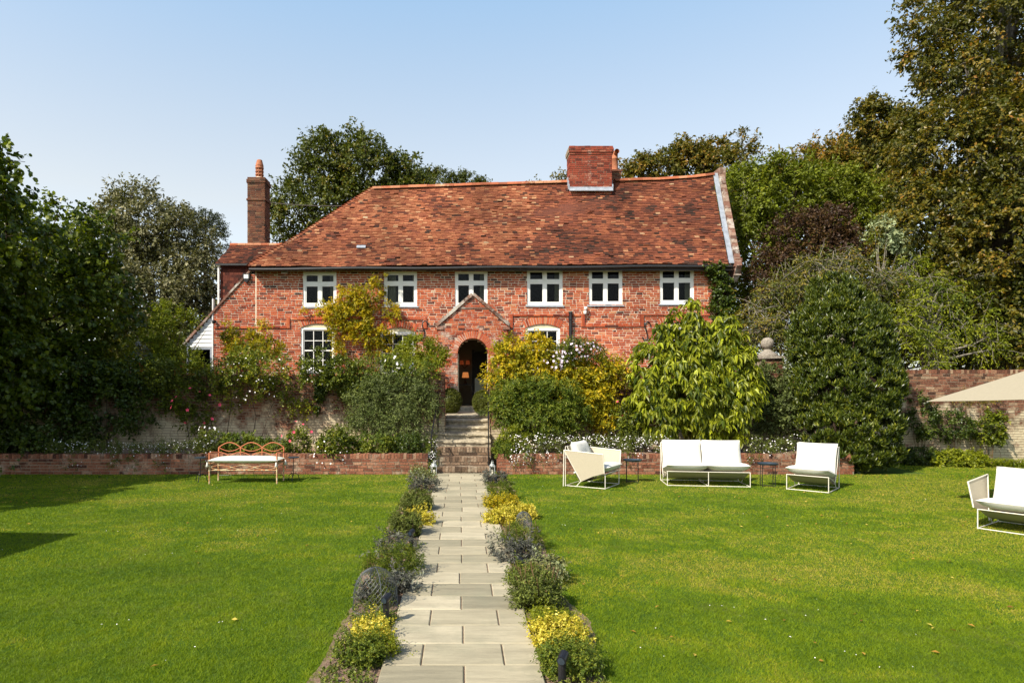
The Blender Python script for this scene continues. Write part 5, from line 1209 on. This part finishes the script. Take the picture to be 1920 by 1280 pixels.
# low bed planting, bench side
def bedplant(name, label, px, py, rx, ry, D, mat, n, cr, ll, lw, fl=None, base=.42, cat='plant', group=None, tw=6, lp=8, shape='leaf', **kw):
    b_ = bl(px, py, rx, ry, D); t = thing(name, label, cat, (b_[0], D, base if D > 14.9 else 0), 0, group)
    bs = [b_, bl(px-rx*.45, py+ry*.3, rx*.55, ry*.7, D), bl(px+rx*.5, py+ry*.25, rx*.5, ry*.75, D)]
    foliage('foliage', mat, t, bs, n, cr, tw, lp, ll, lw, shape=shape, zmin=(base if D > 14.9 else 0)+.01, **kw)
    mb = MB()
    for k in range(7):
        a = R.random()*2*pi; e = np.array([b_[0]+cos(a)*b_[3]*.5, D+sin(a)*b_[4]*.4, b_[2]+b_[5]*.3]); s0 = np.array([b_[0]+cos(a)*.05, D+sin(a)*.05, (base if D > 14.9 else 0)-.01]); mb.tube([s0, (s0+e)/2+R.normal(0, .015, 3), e], [.008, .006, .003], 4)
    mb.build('stems', M_stalk, t)
    if fl: flowers(t, *fl)
    return t
for a in (('garden_geranium', 'low leafy plants under the roses just behind the bench back', 450, 832, 40, 14, 15.8, M_herb, 90, .15, .06, .7),
          ('bed_rose', 'small rose with pink buds between the bench and the big silver shrub', 560, 830, 24, 24, 15.9, M_rose, 60, .16, .05, .6, (M_pink, [bl(560, 815, 32, 28, 15.6)], 6, .035, False)),
          ('white_bed_rose', 'mounded rose with white flowers tumbling over the planter wall', 630, 838, 32, 32, 15.4, M_rose, 120, .17, .055, .6, (M_petal, [bl(625, 850, 42, 35, 15.1)], 22, .022)),
          ('fern_clump', 'bright green leafy clump at the foot of the silver shrub', 705, 832, 40, 16, 15.6, M_herb, 90, .15, .06, .5),
          ('dark_clump', 'dark clump by the steps end of the planter', 770, 835, 32, 20, 15.6, M_ivy, 80, .15, .05, .6),
          ('bed_herb', 'sunny herb clump tucked in the planter right behind the iron bench', 515, 838, 30, 14, 15.5, M_herb, 60, .13, .05, .5),
          ('upright_daisy', 'wispy upright plant with a few white daisies at the shaded bench end', 395, 830, 25, 26, 15.7, M_rose, 60, .15, .05, .5, (M_petal, [bl(395, 815, 22, 20, 15.5)], 12, .03))):
    bedplant(*a[:12], fl=a[12] if len(a) > 12 else None)
def daisies(label, x0, x1, nf, yz=850, hang=0, D=15.15, hgt=.16):
    t = thing('fleabane', label, 'flowers', (X((x0+x1)/2, D), D, .42)); n = int((x1-x0)/9)
    bs = [bl(x, yz-6+R.normal(0, 3), 12, 10+R.random()*4, D+.05+R.random()*.15, .16) for x in np.linspace(x0+6, x1-6, n)]
    for k in range(hang): x = x0+(x1-x0)*R.random(); bs.append(bl(x, yz+14+R.random()*8, 8, 14, 14.95, .07))
    foliage('foliage', M_herbd, t, bs, n*9, .12, 5, 7, .04, .35, zmin=.05); flowers(t, M_petal, [(a, b-.05, c+.01, d*1.1, e*1.1, f*1.15) for a, b, c, d, e, f in bs], int(nf*.62), .0135)
daisies('white fleabane daisies along the shaded planter wall under the dark corner', 90, 400, 420, 846, 8)
daisies('white fleabane daisies spilling off the planter wall next to the steps', 960, 1075, 480, 836, 14)
daisies('white fleabane daisies behind the small tray table and sideways armchair', 1085, 1250, 620, 836, 6)
daisies('white fleabane daisies between the armless sofa and the angled chair', 1400, 1490, 190, 838, 3)
t = thing('fleabane', 'frothy white daisies growing from the side of the bottom steps', 'flowers', (-.72, 15.2, .1))
bs = [(-.72, 15.2, .3, .14, .2, .25), (-.7, 15.6, .55, .12, .2, .25), (-.66, 15.1, .15, .1, .12, .12)]
foliage('foliage', M_herb, t, bs, 50, .12, 5, 7, .035, .35); flowers(t, M_petal, bs, 170, .014)
# sofa side of the steps
D = 16.7
climber('golden_wisteria', 'large golden yellow climber cascading over the wall beside the porch', D,
        [bl(960, 660, 28, 28, D), bl(1000, 655, 32, 24, D), bl(950, 700, 32, 26, D), bl(1010, 700, 45, 30, D), bl(1075, 700, 40, 26, D), bl(1125, 700, 40, 26, D), bl(1110, 740, 34, 34, 16.5), bl(1130, 775, 22, 30, 16.5), bl(1010, 640, 22, 10, D), bl(1060, 735, 34, 22, 16.6), bl(1160, 700, 22, 20, 16.9), bl(940, 670, 14, 12, D, .2)],
        M_yellow, 460, .25, 6, 9, .088, .45, [[(1110, 850), (1105, 790), (1090, 720)], [(1112, 850), (1120, 780), (1140, 710)], [(1100, 850), (1050, 760), (1000, 680)], [(1100, 840), (980, 740), (950, 680)]], shell=.45, cvar=.5, rst=.035, hang=.1, front=.35)
climber('clematis', 'mauve white flowering clematis hanging among golden leaves by the black downpipe', 16.5,
        [bl(1080, 655, 36, 16, 16.5), bl(1050, 670, 28, 16, 16.5), bl(1110, 665, 20, 16, 16.5)], M_rose, 110, .2, 6, 8, .055, .5, [[(1085, 840), (1080, 740), (1075, 660)]],
        fl=(M_mauve, [bl(1085, 658, 38, 20, 16.4), bl(1045, 678, 26, 18, 16.4)], 95, .038), bias=-.05)
climber('jasmine', 'bushy mid green shrub with narrow leaves beside the handrail', 16.1,
        [bl(985, 745, 45, 32, 16.1), bl(1035, 745, 45, 34, 16.1), bl(955, 770, 34, 32, 16.0), bl(1010, 785, 55, 30, 15.9), bl(1065, 775, 30, 30, 16), bl(950, 740, 22, 22, 16.1)], M_herb, 380, .22, 7, 9, .085, .3, [[(1000, 850), (1000, 770)], [(1005, 850), (1040, 760)]], cat='shrub', upb=.3, cvar=.4, front=.35)
for a in (('leafy_clump', 'fresh green clump in the planter right beside the steps', 962, 825, 26, 24, 15.5, M_lime, 80, .14, .05, .5),
          ('leafy_clump', 'dark green clump trailing at the planter corner by the sofa side lantern', 945, 845, 16, 22, 15.2, M_herb, 60, .12, .045, .5),
          ('planter_shrub', 'brownish shrub with pink buds in the gap between gold climber and drooping tree', 1175, 790, 26, 38, 16.2, M_rose, 90, .18, .055, .6, (M_pink, [bl(1160, 765, 20, 20, 15.9)], 4, .035, False))):
    bedplant(*a[:12], fl=a[12] if len(a) > 12 else None)
D = 16.0
t, C, O = tree('drooping_cherry', 'glossy small tree with long drooping lime tipped leaves behind the sofa', 1300, D, .4, 1.0, .06,
     [bl(1300, 660, 32, 38, D), bl(1285, 622, 14, 26, D, .25), bl(1340, 660, 32, 36, D), bl(1370, 690, 38, 44, D), bl(1265, 690, 42, 44, D), bl(1215, 690, 26, 36, D), bl(1215, 740, 34, 30, 15.8), bl(1300, 735, 60, 55, 15.7), bl(1375, 745, 46, 50, 15.8), bl(1240, 780, 45, 34, 15.7), bl(1340, 800, 55, 30, 15.6), bl(1255, 640, 22, 30, D), bl(1400, 720, 24, 34, 15.9), bl(1205, 650, 12, 18, D, .2), bl(1360, 625, 20, 22, D, .3), bl(1298, 590, 9, 26, D, .15), bl(1298, 620, 13, 26, D, .2), bl(1266, 600, 7, 24, D, .12), bl(1344, 612, 8, 24, D, .12), bl(1364, 612, 7, 20, D, .1), bl(1210, 650, 6, 26, D, .1), bl(1238, 630, 6, 22, D, .1), bl(1385, 655, 7, 22, D, .1)],
     M_droop, M_bark, 560, .22, 5, 7, .135, .52, cat='shrub', shape='long', nl=26, hang=.35, droop=.6, upb=.8, fold=.2, shell=.55, cvar=.35, crown='foliage', front=.35, nbias=.35)
climber('grey_climber', 'grey green leafy climber clothing the pier with the stone ball', 16.8, [bl(1440, 710, 26, 30, 16.8), bl(1460, 760, 34, 50, 16.5), bl(1490, 690, 20, 20, 16.6, .3), bl(1430, 780, 30, 30, 16.5), bl(1530, 665, 22, 10, 16.0, .2), bl(1552, 690, 8, 14, 15.9, .15)],
        M_olive, 230, .2, 7, 8, .065, .6, [[(1450, 850), (1450, 760), (1445, 700)]], bias=-.05)
D = 15.8
t, C, O = tree('laurel', 'tall dense glossy laurel shaped like a rounded cone', 1585, 15.9, 0, .6, .1,
     [bl(1588, 800, 88, 62, 15.7), bl(1583, 730, 94, 80, 15.9), bl(1575, 650, 84, 80, 16.1), bl(1572, 598, 66, 56, 16.2), bl(1562, 556, 42, 34, 16.3), bl(1618, 605, 38, 36, 16.2), bl(1512, 640, 26, 56, 16.2), bl(1638, 705, 36, 56, 15.9), bl(1595, 850, 88, 28, 15.5)],
     M_laurel, M_bark, 1800, .13, 8, 9, .078, .42, cat='shrub', shape='long', nl=20, upb=1.2, droop=-.5, spread=.7, crown='foliage', shell=.88, fold=.12, nbias=.15, cvar=.25, front=.4, zmin=.03)
# box balls on the landing
for px, py, rr_, lb in ((845, 752, 21, 'clipped box ball on the bench side of the doorway'), (906, 754, 20, 'clipped box ball on the sofa side of the doorway, sprig on top')):
    D = 19.6; c = (X(px, D), D, Z(py, D)); r_ = rr_*D/F
    t = thing('box_ball', lb, 'topiary', (c[0], c[1], 1.25)); 
    MB().lathe([(max(.001, r_*.9*sin(a)), -r_*1.05*cos(a)) for a in np.linspace(0, pi, 13)], c, 20, .1).build('core', M_box, t)
    foliage('foliage', M_box, t, [(c[0], c[1], c[2], r_*.95, r_*.95, r_*1.12)], 1100, .03, 3, 4, .026, .6, shell=.97, front=.7)
bedplant('lavender_tuft', 'small grey green tuft on the landing below the clipped ball', 905, 782, 12, 10, 18.6, M_olive, 30, .07, .04, .3, base=1.25)
# wall planting at the far right
for a in (('sparse_climber', 'thin dark climber on the sunny wall beside the laurel', 1790, 795, 30, 28, 17.3, M_ivy, 48, .16, .06, .6),
          ('shaded_climber', 'dark trailing plant in the shade where wall meets laurel', 1725, 780, 26, 40, 17.3, M_ivy, 60, .16, .06, .6),
          ('brown_climber', 'upright climber with brown and green leaves under the parasol corner', 1855, 800, 20, 32, 17.2, M_rose, 70, .14, .06, .7),
          ('wall_climber', 'wispy dry climber on the upper wall behind the parasol edge', 1830, 745, 45, 12, 17.35, M_tree2, 26, .15, .05, .4),
          ('ground_plant', 'light green leafy patch at the foot of the wall beside the laurel', 1790, 862, 52, 14, 16.8, M_lime, 110, .15, .07, .6),
          ('ground_plant', 'dark low growth at the wall foot closest to the laurel', 1725, 858, 40, 14, 17.0, M_ivy, 70, .15, .06, .6)):
    bedplant(*a[:12], base=.0, cat='plant')
t = thing('day_lily', 'clump of long strappy leaves at the wall foot near the parasol', 'plant', (X(1890, 16.6), 16.6, 0))
n = 220; c = np.array([X(1890, 16.6), 16.6, 0]); a = R.random(n)*2*pi; mb = MB()
base = c+np.stack([R.normal(0, .35, n), R.normal(0, .15, n), np.zeros(n)], -1)
for i in range(n):
    d = np.array([cos(a[i]), sin(a[i])*.6-.2, 0]); l = .35+.3*R.random(); P = [base[i]+d*l*k+np.array([0, 0, l*1.1*(k-.75*k*k)]) for k in (0, .35, .7, 1)]
    s_ = np.array([-d[1], d[0], 0])*.009; V = []
    for k, p_ in enumerate(P): V += [p_-s_*(1, 1, .7, .1)[k], p_+s_*(1, 1, .7, .1)[k]]
    mb.add(V, [[0, 1, 3, 2], [2, 3, 5, 4], [4, 5, 7, 6]], R.random())
mb.build('leaves', M_lime, t)
# herbs along the path, in photo pixels: centre x, foot y, top y, width
def herb(name, label, cx, by, ty, wpx, mat, ll, lw, dens=1., fl=None, shape='leaf', up=.4, cat='herb', **kw):
    D = GD(by-2); x = X(cx, D); rx = wpx/2*D/F*1.12; h = max(.05, (by-ty)*D/F*.86); dep = min(rx*1.0, .36)
    t = thing(name, label, cat, (x, D+dep, 0), 0, 'herb plants edging the path')
    bs = [(x, D+dep, h*.45, rx*.85, dep, h*.5), (x-rx*.45, D+dep*1.1, h*.35, rx*.5, dep*.7, h*.45), (x+rx*.4, D+dep, h*.4, rx*.5, dep*.8, h*.42)]
    area = rx*dep*6+rx*h*4; n = int(min(760, max(30, area/(ll*ll)*.20*dens)))
    lm = MB(); lm.V.append(np.zeros((0, 3))); lm.A.append(np.zeros(0))
    foliage('foliage', mat, t, bs, int(n*.62), max(ll*2.0, .07), 5, 9, ll, lw, shape=shape, zmin=.0, upb=up+.35, front=.7, shell=.3, cvar=.35, into=lm, **kw)
    foliage('foliage', mat, t, bs, max(6, int(n*.07)), max(ll*4.5, .14), 4, 10, ll, lw, shape=shape, zmin=.01, upb=1.1, front=.8, shell=.7, cvar=.35, spread=.7, into=lm)
    lm.build('foliage', mat, t)
    mb = MB()
    for k in range(12):
        a = R.random()*2*pi; e = np.array([x+cos(a)*rx*.7, D+dep+sin(a)*dep*.6, h*(.6+.4*R.random())]); s0 = np.array([x+cos(a)*rx*.3, D+dep, 0]); mb.tube([s0, (s0+e)/2, e], [.004, .003, .0015], 4, cap=False)
    mb.build('stems', M_stalk, t)
    if fl == 'stalks':
        mb = MB()
        for k in range(16):
            p_ = np.array([x+rx*(R.random()*1.6-.8), D+dep*(.3+R.random()), h*.5]); e = p_+np.array([R.normal(0, .03), R.normal(0, .02), h*(.4+.3*R.random())]); mb.tube([p_, (p_+e)/2, e], [.0015, .002, .0035], 4)
        tag(mb.build('flower_stalks', M_stalk, t), kind='stuff')
    return t
HL = [('thyme_plant', 'bright green bushy thyme at the very front, bench side of the path', 668, 1266, 1208, 92, M_herb, .020, .5, 1.2),
      ('lime_thyme', 'small lime green thyme spilling to the path edge, bench side front', 712, 1248, 1206, 52, M_lime, .016, .55, 1.1),
      ('golden_marjoram', 'yellow variegated clump nearest the front, bench side of the path', 690, 1214, 1176, 68, M_gold, .022, .65, 1.2),
      ('creeping_thyme', 'flat dark green mat between the front bollard and the yellow clump', 700, 1186, 1172, 70, M_herb, .016, .5, 1.),
      ('purple_sage', 'purple grey sage growing under the large wire cloche', 700, 1138, 1096, 46, M_psage, .045, .32, .9),
      ('rue', 'wispy green herb growing up inside the large wire cloche', 714, 1142, 1084, 28, M_herbd, .04, .22, .9),
      ('purple_sage', 'purple grey sage beside the large wire cloche at the path edge', 748, 1120, 1088, 44, M_psage, .048, .32, .9),
      ('rosemary', 'lush green rosemary behind the large wire cloche', 742, 1096, 1030, 88, M_herb, .042, .17, 1.5),
      ('rosemary', 'smaller dark green rosemary peeping out left of the large cloche', 700, 1082, 1046, 44, M_herb, .038, .17, 1.3),
      ('garden_sage', 'dusky purple grey sage mound just behind the lush rosemary', 742, 1048, 1016, 66, M_psage, .05, .3, 1.),
      ('oregano', 'tall brownish green oregano in front of the yellow clump, bench side', 758, 1014, 950, 56, M_herbd, .022, .55, 1.4),
      ('golden_marjoram', 'yellow clump halfway along the bench side of the path', 796, 991, 962, 32, M_gold, .026, .65, 1.),
      ('golden_marjoram', 'yellow tips mixed into the oregano behind the halfway clump', 776, 982, 954, 28, M_gold, .024, .65, .8),
      ('oregano', 'tall olive green oregano beyond the halfway yellow clump', 778, 966, 920, 56, M_herbd, .024, .55, 1.4),
      ('grey_sage', 'grey sage clump towards the bench side end of the path', 794, 928, 903, 46, M_psage, .055, .33, 1.),
      ('pale_sage', 'pale green sage clump second from the bench side lantern', 790, 910, 889, 48, M_sage, .055, .4, 1.),
      ('hyssop', 'upright narrow green herb next to the bench side lantern', 787, 897, 876, 26, M_herb, .04, .2, 1.2)]
HR = [('thyme_plant', 'large green thyme around the front bollard, sofa side of the path', 1076, 1290, 1226, 118, M_herb, .020, .5, 1.2),
      ('golden_marjoram', 'yellow variegated clump nearest the front, sofa side of the path', 1058, 1232, 1186, 104, M_gold, .022, .65, 1.2),
      ('creeping_thyme', 'flat green mat in front of the tall reddish herb', 1040, 1198, 1166, 88, M_lime, .016, .5, 1.),
      ('flowering_oregano', 'tall sprawling herb with reddish seed stalks, largest on the sofa side', 1010, 1160, 1070, 92, M_herbd, .022, .55, 1.5, 'stalks'),
      ('leaning_oregano', 'green herb leaning over the path in front of the purple sage', 985, 1112, 1066, 60, M_herb, .022, .5, 1.2, 'stalks'),
      ('pale_sage', 'pale green sage mound behind the tall reddish herb', 1030, 1100, 1048, 66, M_sage, .036, .45, 1.),
      ('purple_sage', 'purple grey sage leaning over the path around the small bollard', 970, 1064, 1024, 76, M_psage, .052, .3, 1.),
      ('lavender', 'spiky green lavender behind the purple sage', 985, 1040, 988, 80, M_herb, .045, .16, 1.4, 'stalks'),
      ('golden_marjoram', 'widest yellow clump, halfway along the sofa side of the path', 948, 992, 958, 66, M_gold, .026, .65, 1.),
      ('golden_marjoram', 'yellow shoots behind the smaller wire cloche', 988, 978, 952, 40, M_gold, .026, .65, .9),
      ('golden_oregano', 'olive and yellow herb beyond the widest yellow clump', 944, 962, 933, 64, M_yellow, .026, .55, 1.),
      ('rosemary', 'dark green upright rosemary towards the sofa side lantern', 940, 942, 903, 54, M_herb, .042, .16, 1.3),
      ('grey_sage', 'grey sage clump around the far bollard', 930, 915, 888, 40, M_psage, .055, .33, 1.)]
for h_ in HL+HR: herb(*h_)
# low seedlings and sprigs that knit the borders together
P = []
for k in range(900):
    y = 4+10.8*random.random()**1.3; s_ = random.choice((-1, 1)); P.append((s_*(.60+.36*random.random()), y, .0))
P = np.array(P); foliage_mat = M_herb
bg_ = thing('border_seedlings', 'scattered low green sprigs filling the soil between the path herbs', 'plants', (0, 9, 0)); tag(bg_, kind='stuff')
C_ = P+np.array([0, 0, .012]); O_ = np.tile(np.array([0, 0, 1.]), (len(P), 1))
foliage('foliage', M_herbd, bg_, None, 0, .05, 4, 6, .022, .6, pts=(C_[:600], O_[:600]), spread=1.2)
foliage('foliage', M_herb, bg_, None, 0, .06, 4, 6, .026, .5, pts=(C_[600:], O_[600:]), spread=1.0)
# ------------------------------------------------------------------ turf
def turf():
    n = 1300000
    D = 3.7*(18/3.7)**R.random(n); x = (-.98+2.08*R.random(n))*D*1.0+R.normal(0, .2, n)
    bed = .91+.13*vnoise(D*1.3, D*0-1, 3); bedr = .91+.13*vnoise(D*1.3, D*0+1, 3)
    ok = ((x < -bed-.03*R.random(n)+.06*(vnoise(D*9, D*0, 8)-.5)) | (x > bedr+.03*R.random(n)+.06*(vnoise(D*9, D*0, 9)-.5))) & ((D < 14.98) | (x > 9.3)) & (D < 17.3) & ~((x > 7.7) & (D > 15) & (x < 11) & (D > 14.4+.3*np.abs(x-9)))
    D = D[ok]; x = x[ok]; n = len(D)
    pat = vnoise(x*.5, D*.6, 21)*.42+vnoise(x*1.4+5, D*2.0, 22)*.33+vnoise(x*4, D*5, 23)*.25
    dry = np.clip((pat-.50)*4.4+np.clip((x-.5)/8, -.25, .5)+np.clip((D-8)/25, -.1, .25), 0, 1)
    mow = .05*np.sign(np.sin(D*5.2+.3*np.sin(x)))*np.clip((x+9)/6, 0, 1)
    for gx, gy, gr, ga in ((6.4, 8.0, .9, .6), (4.6, 12.1, .8, .4), (5.6, 12.3, .7, .4), (7.5, 7.4, .8, .6), (3.2, 9.5, .7, .3), (8.6, 13.6, 1.2, .5), (-5.2, 7.1, .5, .35), (5.0, 5.9, .7, .35)): dry = np.clip(dry+ga*np.exp(-((x-gx)/gr/1.5)**2-((D-gy)/gr)**2)*(.5+pat), 0, 1)
    fine = vnoise(x*14, D*9, 24)*.6+vnoise(x*33, D*20, 25)*.4
    rnd = np.clip(.20+.22*R.random(n)+.30*(fine-.5)+.34*(pat-.5)+mow*.5+dry*.26+(R.random(n) < dry*.20)*.34, 0, 1)
    h = (.011+.013*R.random(n))*(.55+.9*fine)*(1-.3*dry); w_ = .0036+.0008*(D-3.7)
    a = R.random(n)*2*pi; dx, dy = np.cos(a), np.sin(a); lx, ly = R.normal(0, .75, n)*h, R.normal(0, .75, n)*h
    V = np.stack([np.stack([x-dx*w_/2, D-dy*w_/2, np.full(n, -.001)], -1), np.stack([x+dx*w_/2, D+dy*w_/2, np.full(n, -.001)], -1), np.stack([x+lx, D+ly, h], -1)], 1).reshape(-1, 3)
    mb = MB(); mb.add(V, np.arange(3*n).reshape(-1, 3), np.repeat(rnd, 3)); tag(mb.build('grass', M_blade), kind='stuff')
turf()
# fallen leaves and lawn daisies
def scatter(name, mat, n, size, fx):
    P = []
    while len(P) < n:
        y = 4+13*random.random()**.8; x = (-.76+1.64*random.random())*y
        if abs(x) > 1.15 and (y < 14.8) and fx(x, y): P.append((x, y, .018+random.random()*.012))
    P = np.array(P); m_ = len(P); A_ = nrm(np.stack([R.normal(0, 1, m_), R.normal(0, 1, m_), R.normal(0, .2, m_)], -1)); N_ = nrm(np.array([0, 0, 1.])+R.normal(0, .3, (m_, 3)))
    mb = MB(); leaf_mesh(mb, P, A_, N_, size*(.6+.8*R.random(m_)), size*.6*np.ones(m_), R.random(m_), 'leaf', .25); tag(mb.build(name, mat), kind='stuff')
scatter('fallen_leaves', M_dryleaf, 420, .045, lambda x, y: random.random() < (.95 if (x < -7 and y > 11) or (7.6 < x < 11 and y > 14.2) else .12 if x > 0 else .03))
scatter('lawn_daisies', M_petal, 150, .016, lambda x, y: vnoise(x*.6, y*.6, 31) > .5)
